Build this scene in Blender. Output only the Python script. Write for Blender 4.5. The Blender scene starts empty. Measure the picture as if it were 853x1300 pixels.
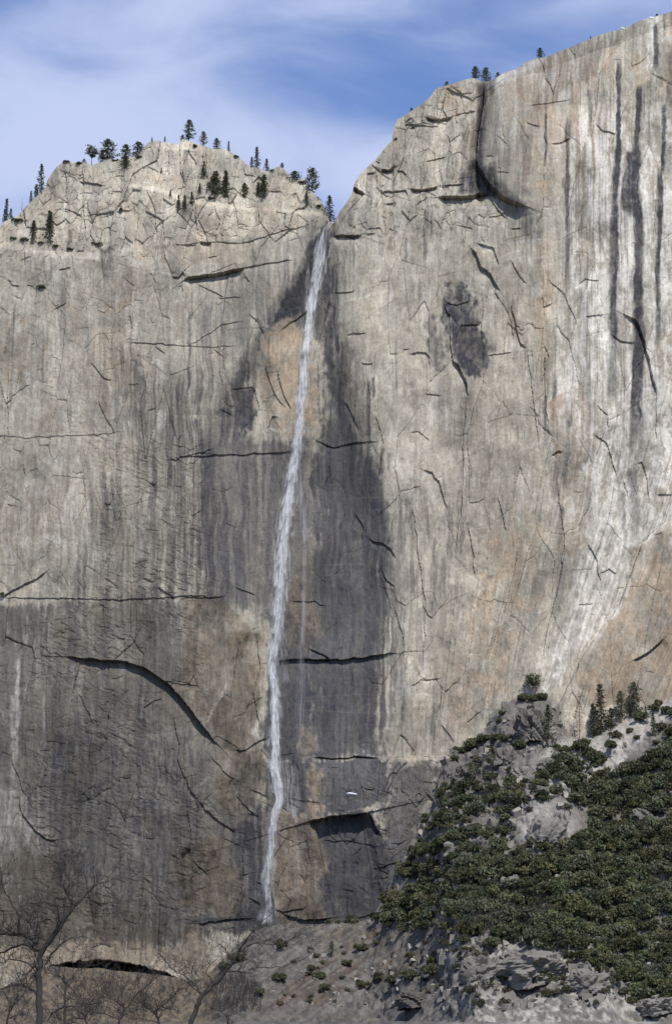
import bpy, math, random
import numpy as np
from mathutils import Vector, Matrix

R = math.radians
F32 = np.float32
scene = bpy.context.scene

# ------------------------------------------------------------------ camera
FPX, CX, CY = 2600.0, 426.5, 650.0          # focal length and centre, in pixels of the 853 x 1300 photograph
CAM = np.array([0.0, -1300.0, 1.7])
PITCH = R(15.0)
CP, SP = math.cos(PITCH), math.sin(PITCH)
cd = bpy.data.cameras.new('camera')
cam = bpy.data.objects.new('camera', cd)
scene.collection.objects.link(cam)
cam.location = CAM
cam.rotation_euler = (R(90) + PITCH, 0, 0)
cd.sensor_fit = 'VERTICAL'
cd.sensor_height = 24.0
cd.lens = 24.0 * FPX / 1300.0
cd.clip_start = 0.5
cd.clip_end = 20000
scene.camera = cam

# ------------------------------------------------------------------ sky, sun, exposure
SUN_EL, SUN_AZ = R(52), R(17)               # azimuth: to the right of straight behind the camera
w = bpy.data.worlds.new('World')
scene.world = w
w.use_nodes = True
nt = w.node_tree
nt.nodes.clear()
wo = nt.nodes.new('ShaderNodeOutputWorld')
bg = nt.nodes.new('ShaderNodeBackground')
bg.inputs['Strength'].default_value = 0.135
nt.links.new(bg.outputs[0], wo.inputs[0])
sky = nt.nodes.new('ShaderNodeTexSky')
sky.sky_type = 'NISHITA'
sky.sun_disc = False
sky.sun_elevation = SUN_EL
sky.sun_rotation = math.atan2(math.sin(SUN_AZ), -math.cos(SUN_AZ))
sky.altitude = 1500
sky.air_density = 1.0
sky.dust_density = 0.1
sky.ozone_density = 3.5
tc = nt.nodes.new('ShaderNodeTexCoord')
sep = nt.nodes.new('ShaderNodeSeparateXYZ')
nt.links.new(tc.outputs['Generated'], sep.inputs[0])
def mth(op, a, b=None, clamp=False, tree=None):
    t = tree or nt
    n = t.nodes.new('ShaderNodeMath'); n.operation = op; n.use_clamp = clamp
    for i, v in enumerate((a, b)):
        if v is None: continue
        if isinstance(v, (int, float)): n.inputs[i].default_value = v
        else: t.links.new(v, n.inputs[i])
    return n.outputs[0]
# clouds: thin streaky veils, drawn on directions of the sky (u right, v up from the horizon, northwards)
yy = mth('MAXIMUM', sep.outputs[1], 0.08)
cu = mth('DIVIDE', sep.outputs[0], yy)
cv = mth('DIVIDE', sep.outputs[2], yy)
cmb = nt.nodes.new('ShaderNodeCombineXYZ')
nt.links.new(cu, cmb.inputs[0]); nt.links.new(cv, cmb.inputs[1])
rot = nt.nodes.new('ShaderNodeMapping')
rot.inputs['Location'].default_value = (4.1, 2.6, 0.0)
rot.inputs['Rotation'].default_value = (0, 0, R(24))
rot.inputs['Scale'].default_value = (1.0, 1.9, 1)
nt.links.new(cmb.outputs[0], rot.inputs[0])
cn = nt.nodes.new('ShaderNodeTexNoise')
cn.inputs['Scale'].default_value = 9.0
cn.inputs['Detail'].default_value = 8
cn.inputs['Roughness'].default_value = 0.52
cn.inputs['Distortion'].default_value = 0.35
nt.links.new(rot.outputs[0], cn.inputs['Vector'])
def veil(u0, v0, su, sv, ang, amp):
    m = nt.nodes.new('ShaderNodeMapping'); m.vector_type = 'TEXTURE'
    m.inputs['Location'].default_value = (u0, v0, 0); m.inputs['Rotation'].default_value = (0, 0, ang); m.inputs['Scale'].default_value = (su, sv, 1)
    nt.links.new(cmb.outputs[0], m.inputs[0])
    l = nt.nodes.new('ShaderNodeVectorMath'); l.operation = 'DOT_PRODUCT'
    nt.links.new(m.outputs[0], l.inputs[0]); nt.links.new(m.outputs[0], l.inputs[1])
    return mth('MULTIPLY', mth('POWER', 2.71828, mth('MULTIPLY', l.outputs['Value'], -1.0)), amp)
tot = mth('MULTIPLY', mth('SUBTRACT', cn.outputs[0], .5), 2.3)
for args in [(-.15, .465, .10, .05, .35, .8), (-.13, .545, .10, .022, .2, .42), (.005, .462, .075, .026, -.25, .8), (.03, .44, .05, .03, .9, .3), (.02, .555, .06, .014, .1, .35), (.12, .55, .07, .010, .3, .25), (-.05, .50, .04, .014, .5, -.15), (-.16, .415, .05, .03, 0, .3), (.06, .505, .07, .03, .3, -.28)]:
    tot = mth('ADD', tot, veil(*args))
cr = nt.nodes.new('ShaderNodeMapRange')
cr.interpolation_type = 'SMOOTHSTEP'
cr.inputs['From Min'].default_value = -0.6
cr.inputs['From Max'].default_value = 1.0
cr.inputs['To Min'].default_value = 0.10
cr.inputs['To Max'].default_value = 0.95
nt.links.new(tot, cr.inputs[0])
cm = nt.nodes.new('ShaderNodeMixRGB')
cm.inputs[2].default_value = (3.5, 4.0, 5.55, 1)
nt.links.new(cr.outputs[0], cm.inputs[0])
skm = nt.nodes.new('ShaderNodeMixRGB'); skm.blend_type = 'MULTIPLY'; skm.inputs[0].default_value = 1
skm.inputs[2].default_value = (0.72, 0.88, 1.12, 1)
nt.links.new(sky.outputs[0], skm.inputs[1])
nt.links.new(skm.outputs[0], cm.inputs[1])
nt.links.new(cm.outputs[0], bg.inputs[0])

sl = bpy.data.lights.new('sun', 'SUN')
sl.energy = 4.0
sl.angle = R(0.5)
sl.color = (1.0, 0.95, 0.86)
so = bpy.data.objects.new('sun', sl)
so.rotation_euler = (R(90) - SUN_EL, 0, SUN_AZ)
so.location = (200, -1000, 1500)
scene.collection.objects.link(so)

scene.view_settings.view_transform = 'Standard'
scene.view_settings.look = 'None'
scene.view_settings.exposure = 0.28
scene.view_settings.gamma = 1.0
scene.cycles.transparent_max_bounces = 48
scene.cycles.max_bounces = 5

# ------------------------------------------------------------------ helpers
def project(x, y, z):
    dx, dy, dz = x - CAM[0], y - CAM[1], z - CAM[2]
    dep = dy * CP + dz * SP
    up = -dy * SP + dz * CP
    return CX + FPX * dx / dep, CY - FPX * up / dep
def ray(px, py):
    a, b = (px - CX) / FPX, -(py - CY) / FPX
    return np.array([a, CP - b * SP, SP + b * CP])
def at_y(px, py, Y):
    d = ray(px, py)
    return CAM + d * ((Y - CAM[1]) / d[1])

_rng = np.random.default_rng(7)
_T = _rng.random((256, 256)).astype(F32)
def vnoise(x, y, seed=0):
    x = x + seed * 17.31; y = y + seed * 9.77
    xi = np.floor(x); yi = np.floor(y)
    fx = (x - xi).astype(F32); fy = (y - yi).astype(F32)
    xi = xi.astype(np.int32); yi = yi.astype(np.int32)
    fx = fx * fx * fx * (fx * (fx * 6 - 15) + 10); fy = fy * fy * fy * (fy * (fy * 6 - 15) + 10)
    x0 = xi & 255; x1 = (xi + 1) & 255; y0 = yi & 255; y1 = (yi + 1) & 255
    a = _T[x0, y0]; b = _T[x1, y0]; c = _T[x0, y1]; d = _T[x1, y1]
    a = a + (b - a) * fx; c = c + (d - c) * fx
    return a + (c - a) * fy
def fbm(x, y, octv=4, seed=0, gain=0.5):
    s = 0; amp = 1.0; tot = 0
    for o in range(octv):
        s = s + amp * vnoise(x, y, seed + o * 3.7); tot += amp
        amp *= gain; x = x * 2.03; y = y * 2.03
    return s / tot                               # 0..1
def ridged(x, y, octv=4, seed=0):
    s = 0; amp = 1.0; tot = 0
    for o in range(octv):
        s = s + amp * (1 - np.abs(2 * vnoise(x, y, seed + o * 3.7) - 1)); tot += amp
        amp *= 0.5; x = x * 2.07; y = y * 2.07
    return s / tot
def sstep(a, b, x):
    t = np.clip((x - a) / (b - a), 0, 1)
    return t * t * (3 - 2 * t)
def facets(x, y, seed, jitter=0.8):
    """cells with a random height and tilt each: broken blocks of rock; returns height and distance to the cell edge"""
    xi = np.floor(x).astype(np.int32); yi = np.floor(y).astype(np.int32)
    best = np.full(x.shape, 9.0, F32); sec = np.full(x.shape, 9.0, F32); h = np.zeros(x.shape, F32)
    for dx in (-1, 0, 1):
        for dy in (-1, 0, 1):
            cx = xi + dx; cy = yi + dy
            jx = cx + 0.5 + jitter * (_T[(cx + seed) & 255, cy & 255] - 0.5)
            jy = cy + 0.5 + jitter * (_T[cx & 255, (cy + seed + 91) & 255] - 0.5)
            ex = x - jx; ey = y - jy
            d = np.sqrt(ex * ex + ey * ey).astype(F32)
            hh = (_T[(cx + 3 * seed + 7) & 255, (cy + 13) & 255] - 0.5
                  + 1.2 * ex * (_T[(cx + 29) & 255, (cy + seed) & 255] - 0.5)
                  + 1.2 * ey * (_T[(cx + seed + 57) & 255, (cy + 5) & 255] - 0.5)).astype(F32)
            new = d < best
            sec = np.where(new, best, np.minimum(sec, d))
            h = np.where(new, hh, h); best = np.where(new, d, best)
    return h, sec - best
def interp(v, pts):
    a = np.array(pts, float)
    return np.interp(v, a[:, 0], a[:, 1])

def jag(pts, rs, step=5.0, amt=0.9):
    """a polyline broken into short, slightly irregular pieces"""
    out = []
    for (x0, y0), (x1, y1) in zip(pts[:-1], pts[1:]):
        n = max(1, int(math.hypot(x1 - x0, y1 - y0) / step))
        for k in range(n):
            t = k / n
            j = amt if k else amt * 0.3
            out.append((x0 + (x1 - x0) * t + rs.normal(0, j), y0 + (y1 - y0) * t + rs.normal(0, j)))
    out.append(pts[-1])
    return out
def line_field(U, V, pts, reach):
    """flat indices near a polyline with distance, side (+1 = below/right-hand side) and 0..1 position"""
    P = np.array(pts, float)
    x0, y0 = P.min(0) - reach; x1, y1 = P.max(0) + reach
    idx = np.nonzero((U > x0) & (U < x1) & (V > y0) & (V < y1))[0]
    if len(idx) == 0: return idx, None, None, None
    u = U[idx]; v = V[idx]
    best = np.full(len(idx), 1e9); side = np.zeros(len(idx)); pos = np.zeros(len(idx))
    seg = P[1:] - P[:-1]; ln = np.maximum(np.hypot(seg[:, 0], seg[:, 1]), 1e-6)
    cum = np.concatenate([[0], np.cumsum(ln)])
    for k in range(len(seg)):
        ex = u - P[k, 0]; ey = v - P[k, 1]
        sx, sy = seg[k] / ln[k]
        t = np.clip(ex * sx + ey * sy, 0, ln[k])
        d = np.hypot(ex - t * sx, ey - t * sy)
        m = d < best
        best = np.where(m, d, best)
        side = np.where(m, np.sign(-ex * sy + ey * sx), side)
        pos = np.where(m, (cum[k] + t) / cum[-1], pos)
    return idx, best, side, pos
def poly_mask(U, V, pts, feather):
    """0..1 mask inside a polygon with a soft edge"""
    P = np.array(pts, float)
    x0, y0 = P.min(0) - feather; x1, y1 = P.max(0) + feather
    idx = np.nonzero((U > x0) & (U < x1) & (V > y0) & (V < y1))[0]
    u = U[idx]; v = V[idx]
    ins = np.zeros(len(idx), bool); best = np.full(len(idx), 1e9)
    for k in range(len(P)):
        ax, ay = P[k]; bx, by = P[(k + 1) % len(P)]
        c = ((ay > v) != (by > v)) & (u < (bx - ax) * (v - ay) / ((by - ay) + 1e-9) + ax)
        ins ^= c
        sx, sy = bx - ax, by - ay; l2 = sx * sx + sy * sy + 1e-9
        t = np.clip(((u - ax) * sx + (v - ay) * sy) / l2, 0, 1)
        best = np.minimum(best, np.hypot(u - ax - t * sx, v - ay - t * sy))
    sd = np.where(ins, best, -best)
    m = np.zeros(U.shape, F32)
    m[idx] = sstep(-feather, feather, sd)
    return m

def grid_mesh(name, X, Y, Z, mat, attrs=None, smooth=True):
    nr, nc = X.shape
    me = bpy.data.meshes.new(name)
    co = np.stack([X.ravel(), Y.ravel(), Z.ravel()], 1).astype(F32)
    i = np.arange(nr * nc, dtype=np.int32).reshape(nr, nc)
    q = np.stack([i[:-1, :-1], i[:-1, 1:], i[1:, 1:], i[1:, :-1]], -1).reshape(-1, 4)
    me.vertices.add(len(co)); me.vertices.foreach_set('co', co.ravel())
    me.loops.add(q.size); me.loops.foreach_set('vertex_index', q.ravel())
    me.polygons.add(len(q))
    me.polygons.foreach_set('loop_start', np.arange(0, q.size, 4, dtype=np.int32))
    me.polygons.foreach_set('use_smooth', np.full(len(q), smooth))
    me.update(calc_edges=True)
    for an, arr in (attrs or {}).items():
        a = me.attributes.new(an, 'FLOAT_COLOR', 'POINT')
        a.data.foreach_set('color', arr.astype(F32).ravel())
    me.materials.append(mat)
    ob = bpy.data.objects.new(name, me)
    scene.collection.objects.link(ob)
    return ob
def mesh_obj(name, verts, faces, mat, parent=None, attrs=None, smooth=False):
    me = bpy.data.meshes.new(name)
    verts = np.asarray(verts, F32)
    if isinstance(faces, np.ndarray):
        k = faces.shape[1]
        me.vertices.add(len(verts)); me.vertices.foreach_set('co', verts.ravel())
        me.loops.add(faces.size); me.loops.foreach_set('vertex_index', faces.astype(np.int32).ravel())
        me.polygons.add(len(faces)); me.polygons.foreach_set('loop_start', np.arange(0, faces.size, k, dtype=np.int32))
        me.polygons.foreach_set('use_smooth', np.full(len(faces), smooth))
        me.update(calc_edges=True)
    else:
        me.from_pydata([tuple(v) for v in verts], [], faces)
    for an, arr in (attrs or {}).items():
        a = me.attributes.new(an, 'FLOAT_COLOR', 'POINT')
        a.data.foreach_set('color', np.asarray(arr, F32).ravel())
    me.materials.append(mat)
    ob = bpy.data.objects.new(name, me)
    scene.collection.objects.link(ob)
    if parent: ob.parent = parent
    return ob
def tag(o, label, cat, group=None):
    o['label'] = label; o['category'] = cat
    if group: o['group'] = group
    return o

def new_mat(name):
    m = bpy.data.materials.new(name); m.use_nodes = True
    t = m.node_tree; b = t.nodes['Principled BSDF']
    b.inputs['Specular IOR Level'].default_value = 0.2
    return m, t, b
def node(t, typ, **kw):
    n = t.nodes.new(typ)
    for k, v in kw.items(): setattr(n, k, v)
    return n
def noise(t, vec, scale, detail=4, rough=0.55):
    n = node(t, 'ShaderNodeTexNoise')
    n.inputs['Scale'].default_value = scale; n.inputs['Detail'].default_value = detail; n.inputs['Roughness'].default_value = rough
    t.links.new(vec, n.inputs['Vector'])
    return n.outputs[0]
def mapr(t, v, a, b, c, d, smooth=False):
    n = node(t, 'ShaderNodeMapRange')
    if smooth: n.interpolation_type = 'SMOOTHSTEP'
    n.inputs[1].default_value = a; n.inputs[2].default_value = b; n.inputs[3].default_value = c; n.inputs[4].default_value = d
    t.links.new(v, n.inputs[0])
    return n.outputs[0]
def mix(t, f, a, b, mode='MIX'):
    n = node(t, 'ShaderNodeMixRGB', blend_type=mode)
    for i, v in enumerate((f, a, b)):
        if isinstance(v, tuple): n.inputs[i].default_value = (*v, 1)
        elif isinstance(v, (int, float)): n.inputs[i].default_value = v
        else: t.links.new(v, n.inputs[i])
    return n.outputs[0]

def rock_material(name, base, base2, dark, tan, white, extra, fine=1.0):
    """bare rock: 'stain' attribute = (dark streaks and painted shade, tan, white); 'stain_tone' = (extra colour, wet, brightness)"""
    m, t, b = new_mat(name)
    tc = node(t, 'ShaderNodeTexCoord'); v = tc.outputs['Object']
    mp = node(t, 'ShaderNodeMapping'); mp.inputs['Scale'].default_value = (1, 1, 0.12)
    t.links.new(v, mp.inputs[0])
    a1 = node(t, 'ShaderNodeAttribute', attribute_name='stain_shade'); a2 = node(t, 'ShaderNodeAttribute', attribute_name='stain_tone')
    s1 = node(t, 'ShaderNodeSeparateColor'); t.links.new(a1.outputs['Color'], s1.inputs[0])
    s2 = node(t, 'ShaderNodeSeparateColor'); t.links.new(a2.outputs['Color'], s2.inputs[0])
    big = noise(t, v, 0.03, 5); fin = noise(t, v, 0.55, 6, 0.65); strk = noise(t, mp.outputs[0], 0.7, 4)
    c = mix(t, mapr(t, big, .35, .65, 0, 1), base, base2)
    c = mix(t, s1.outputs[1], c, tan)
    c = mix(t, s2.outputs[0], c, extra)
    c = mix(t, s1.outputs[2], c, white)
    c = mix(t, s1.outputs[0], c, dark)
    sp = mapr(t, fin, .3, .7, 0.80, 1.18); st = mapr(t, strk, .3, .7, 0.86, 1.12)
    g = mth('MULTIPLY', mth('MULTIPLY', sp, st, tree=t), mth('MULTIPLY', s2.outputs[2], 2.0, tree=t), tree=t)
    hs = node(t, 'ShaderNodeMixRGB', blend_type='MULTIPLY'); hs.inputs[0].default_value = 1
    t.links.new(c, hs.inputs[1])
    cc = node(t, 'ShaderNodeCombineColor')
    for i in range(3): t.links.new(g, cc.inputs[i])
    t.links.new(cc.outputs[0], hs.inputs[2])
    t.links.new(hs.outputs[0], b.inputs['Base Color'])
    t.links.new(mapr(t, s2.outputs[1], 0, 1, 0.88, 0.45), b.inputs['Roughness'])
    bp = node(t, 'ShaderNodeBump'); bp.inputs['Strength'].default_value = 0.5; bp.inputs['Distance'].default_value = 0.5 * fine
    t.links.new(noise(t, v, 0.5, 8, 0.65), bp.inputs['Height'])
    t.links.new(bp.outputs[0], b.inputs['Normal'])
    return m
# ------------------------------------------------------------------ the cliff
rs = np.random.default_rng(11)
RIM = [(-400, 420), (-60, 318), (-8, 296), (6, 281), (22, 274), (38, 258), (48, 248), (57, 240), (62, 226), (72, 212), (84, 203), (96, 206), (108, 206), (116, 210),
       (128, 206), (140, 202), (152, 203), (166, 201), (176, 196), (188, 182), (200, 179), (214, 181), (226, 184), (232, 177), (240, 179), (250, 184), (258, 185),
       (270, 190), (284, 189), (298, 196), (306, 202), (318, 212), (328, 213), (340, 217), (352, 211), (360, 213), (368, 222), (376, 230), (384, 226), (390, 236),
       (398, 246), (407, 256), (413, 266), (416, 276), (419, 283), (423, 284), (427, 277), (432, 268), (440, 258), (447, 245), (449, 236), (455, 224), (466, 212), (476, 203), (487, 190),
       (498, 177), (499, 166), (503, 152), (512, 147), (521, 141), (533, 134), (545, 124), (553, 113), (560, 110), (575, 107), (590, 101), (600, 99),
       (614, 104), (626, 101), (640, 92), (655, 88), (668, 78), (680, 74), (692, 73), (716, 63), (740, 53), (764, 43), (790, 36), (815, 25), (835, 20), (853, 14), (900, 2), (1300, -60)]
# which rows of the picture are ledges of the stepped-back dome
def macro(x, z, y0=0.0, slot=True):
    U, V = project(x, y0 + 0 * x, z)
    y = (z - 100) * 0.03
    left = 1 - sstep(415, 430, U)
    # the dome left of the fall leans back in steps above the great wall
    y = y + left * np.clip(290 - V, 0, 200) * 0.10
    lv = interp(U, [(-400, 300), (0, 300), (60, 312), (130, 316), (200, 290), (300, 270), (420, 265)])
    y = y + left * 7 * sstep(6, -10, V - lv) * sstep(190, 120, U)
    l2 = interp(U, [(150, 214), (200, 226), (240, 244), (345, 250), (420, 262)])
    y = y + left * 6 * sstep(5, -8, V - l2) * sstep(130, 170, U)
    # the wall right of the fall: rounds back under its rim, bulges out as a great prow
    right = sstep(425, 445, U)
    rim = interp(U, RIM)
    y = y + right * 16 * np.exp(-np.clip(V - rim, -5, 400) / 26) * sstep(600, 680, U)
    y = y + right * 9 * sstep(250, 120, V) * (1 - sstep(600, 640, U))
    ed = interp(V, [(60, 650), (105, 626), (140, 614), (200, 608), (225, 616), (245, 632), (268, 656), (300, 668), (450, 676), (600, 700), (900, 690)])
    y = y - right * 8 * sstep(-2, 26, U - ed) * interp(V, [(250, 1), (300, .5), (420, .25)])
    # lower right: the wall sweeps out towards its foot
    y = y - right * 26 * np.clip((V - 600) / 320, 0, 1.3) ** 2 * sstep(560, 800, U)
    sl = interp(V, [(640, 870), (690, 815), (770, 784), (830, 740), (885, 713), (960, 690)])
    y = y - 4 * sstep(-3, 5, U - sl) * sstep(640, 680, V)
    # the alcove that the fall drops down
    la = interp(V, [(270, 412), (300, 396), (330, 382), (390, 350), (450, 318), (520, 268), (600, 250), (760, 245), (900, 300), (1000, 320), (1200, 300)])
    ra = interp(V, [(270, 422), (300, 422), (400, 424), (450, 434), (520, 446), (610, 466), (700, 482), (800, 490), (960, 485), (1200, 478)])
    depth = interp(V, [(270, 12), (330, 12), (450, 12), (560, 10), (800, 7), (960, 4), (1180, 3)])
    wob = (fbm(U / 30, V / 85, 3, 401) - .5) * 22
    fl = interp(V, [(270, 8), (330, 14), (450, 30), (900, 40)])
    y = y + depth * sstep(-fl, fl, U - la + wob - 8) * sstep(30, -26, U - ra + .5 * wob)
    # chute at the lip, lit panels standing forward inside the alcove
    y = y - 7 * sstep(326, 352, U - 0.1 * (V - 480)) * sstep(414, 390, U) * sstep(412, 452, V + .35 * (U - 350)) * sstep(620, 500, V)
    # foot right of the fall: a low curved slab steps forward under the line at row 960
    y = y - 6 * sstep(958, 966, V) * sstep(375, 400, U) * sstep(1300, 1000, V)
    y = y - 12 * sstep(520, 600, U) * sstep(940, 1100, V)
    # the roof over the dark slot at the foot, far left
    sv = interp(U, [(60, 1226), (90, 1221), (126, 1218), (155, 1221), (186, 1228), (220, 1238), (242, 1247)]) + (fbm(U / 7, V * 0 + 3, 3, 431) - .5) * 5
    gul = interp(V, [(95, 624), (140, 613), (200, 605), (245, 612)])
    y = y + right * 9 * np.exp(-((U - gul) / 6.5) ** 2) * sstep(256, 232, V)
    if slot: y = y + 30 * sstep(0, 2.5, V - sv) * sstep(62, 82, U) * sstep(246, 236, U)
    return y

DX = 0.5
xin = np.arange(-222, 222 + DX, DX)
grow = 222 + np.cumsum(np.geomspace(DX, 16, 40))
xs = np.concatenate([-grow[::-1], xin, grow])
zr = np.full(len(xs), 600.0); yr = np.zeros(len(xs))
for it in range(6):
    # rim height of each column, from the skyline row at its own depth
    dep = (yr - CAM[1]) * CP + (zr - CAM[2]) * SP
    pu = CX + FPX * xs / dep
    pv = interp(pu, RIM)
    b = -(pv - CY) / FPX
    zr = CAM[2] + (yr - CAM[1]) * (SP + b * CP) / (CP - b * SP)
    yr = macro(xs, zr)
Z0 = 2.0
NZ = int(680 / DX)
tt = np.linspace(0, 1, NZ)
X = np.broadcast_to(xs, (NZ, len(xs))).copy()
Zg = Z0 + tt[:, None] * (zr - Z0)[None, :]
M = macro(X, Zg)
U, V = project(X, M, Zg)
shape = U.shape
U = U.ravel(); V = V.ravel()
# irregular coordinates: shapes drawn with these get natural, ragged outlines
wu = (fbm(U / 40, V / 40, 4, 31) - .5) * 2; wv = (fbm(U / 40, V / 40, 4, 47) - .5) * 2
wu2 = (fbm(U / 9, V / 9, 3, 53) - .5) * 2; wv2 = (fbm(U / 9, V / 9, 3, 61) - .5) * 2
UW = U + 17 * wu + 6 * wu2; VW = V + 20 * wv + 6 * wv2
D = np.zeros(U.shape, F32)                    # relief in metres, + is into the rock
# zones
dome = poly_mask(U, V, [(-300, 260), (0, 260), (40, 200), (240, 150), (430, 250), (420, 290), (300, 300), (150, 330), (0, 330), (-300, 330)], 14)
scaly = poly_mask(U, V, [(120, 560), (180, 560), (255, 560), (262, 760), (270, 950), (290, 1190), (20, 1200), (40, 1000), (30, 860), (60, 780), (120, 750)], 26)
prow = sstep(640, 720, U) * sstep(700, 560, V)
upright = poly_mask(U, V, [(440, 260), (450, 200), (500, 130), (610, 90), (620, 250), (640, 275), (560, 300), (440, 300)], 12)
left_wall = sstep(330, 250, U) * sstep(300, 340, V)
alc = poly_mask(U, V, [(412, 270), (396, 300), (350, 390), (318, 450), (268, 520), (250, 600), (245, 760), (330, 780), (335, 965), (485, 965), (490, 760), (485, 600), (452, 560), (432, 450), (424, 400), (422, 270)], 12)
foot = poly_mask(U, V, [(290, 960), (600, 960), (560, 1010), (470, 1180), (290, 1200)], 14)
rough_lr = poly_mask(U, V, [(480, 970), (600, 965), (540, 1080), (480, 1170), (470, 1080)], 10)

# broken blocks
ua = (U * 0.97 + V * 0.22) + 2.5 * wu; va = (V * 0.97 - U * 0.18) + 3 * wv
h1, e1 = facets(ua / 34, va / 58, 5)
h2, e2 = facets(ua / 13 + 3.3, va / 21 + 1.7, 19)
h3, e3 = facets(ua / 5.5 + 1.3, va / 8 + 7.7, 43)
big_amp = 0.45 + 2.1 * dome + 1.5 * upright + 0.5 * rough_lr + 0.4 * foot
big_amp *= (1 - 0.55 * prow) * (1 - 0.4 * alc)
D += big_amp * h1
D += (0.18 + 1.05 * dome + 0.95 * upright + 0.3 * left_wall + 0.6 * rough_lr) * (1 - 0.6 * prow) * h2 * sstep(.35, .6, fbm(U / 60, V / 60, 3, 77) + 0.4 * dome + .3 * upright)
D += (0.10 + 0.38 * dome + 0.25 * upright + 0.2 * rough_lr) * h3
# open joints between the blocks
jg = sstep(.42, .58, fbm(U / 45, V / 45, 3, 351) + .25 * dome + .2 * upright + .12 * rough_lr)
h4, e4 = facets((U + .10 * V + 2 * wu) / 30 + 9.1, (V - .25 * U + 14 * wv) / 120, 163)
D += .8 * h4 * (1 - .6 * dome) * (1 - .4 * alc)
jv = sstep(.44, .6, fbm(U / 35, V / 70, 3, 363))
D += jv * .45 * np.exp(-(e4 / .02) ** 2) * (1 - .5 * alc)
D += jg * (.05 + .2 * dome + .15 * upright) * np.exp(-(e1 / .022) ** 2) * (1 - .6 * alc)
jg2 = sstep(.46, .60, fbm(U / 30, V / 30, 3, 357) + .16 * dome + .12 * upright)
D += jg2 * (.0 + .15 * dome + .12 * upright) * np.exp(-(e2 / .045) ** 2) * (1 - .5 * alc)
# scaly exfoliation: short curved flakes leaning down to the right
sx = U * 0.9 + V * 0.25 + 6 * wu; sy = V * 0.9 - U * 0.35 + 6 * wv
hs1, es1 = facets(sx / 15, sy / 6, 71)
hs2, es2 = facets(sx / 7 + 4, sy / 3.2 + 2, 83)
D += scaly * (0.30 * hs1 + 0.30 * hs2) * sstep(.25, .6, fbm(U / 40, V / 40, 3, 371))
D += (left_wall * 0.25 + foot * 0.3) * (0.6 * hs1 + 0.4 * hs2) * sstep(.4, .6, fbm(U / 50, V / 80, 3, 99))
# general relief
D += 6.5 * (fbm(U / 80 + .3 * wu, V / 130, 2, 3) - .5) * (1 - 0.4 * alc)
D += 0.75 * (fbm(U / 16, V / 34, 4, 9) - .5)
D += 0.30 * (fbm(U / 3, V / 7, 3, 15) - .5) * (1 + 1.0 * dome)
D += 0.35 * (ridged(U / 22 + V / 160, V / 150, 3, 21) - .5) * (0.35 + prow + 0.5 * left_wall)
D += 1.2 * (ridged((U + V * 0.28) / 30, V / 170, 3, 25) - .5) * sstep(500, 560, U) * sstep(560, 700, V)

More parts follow.
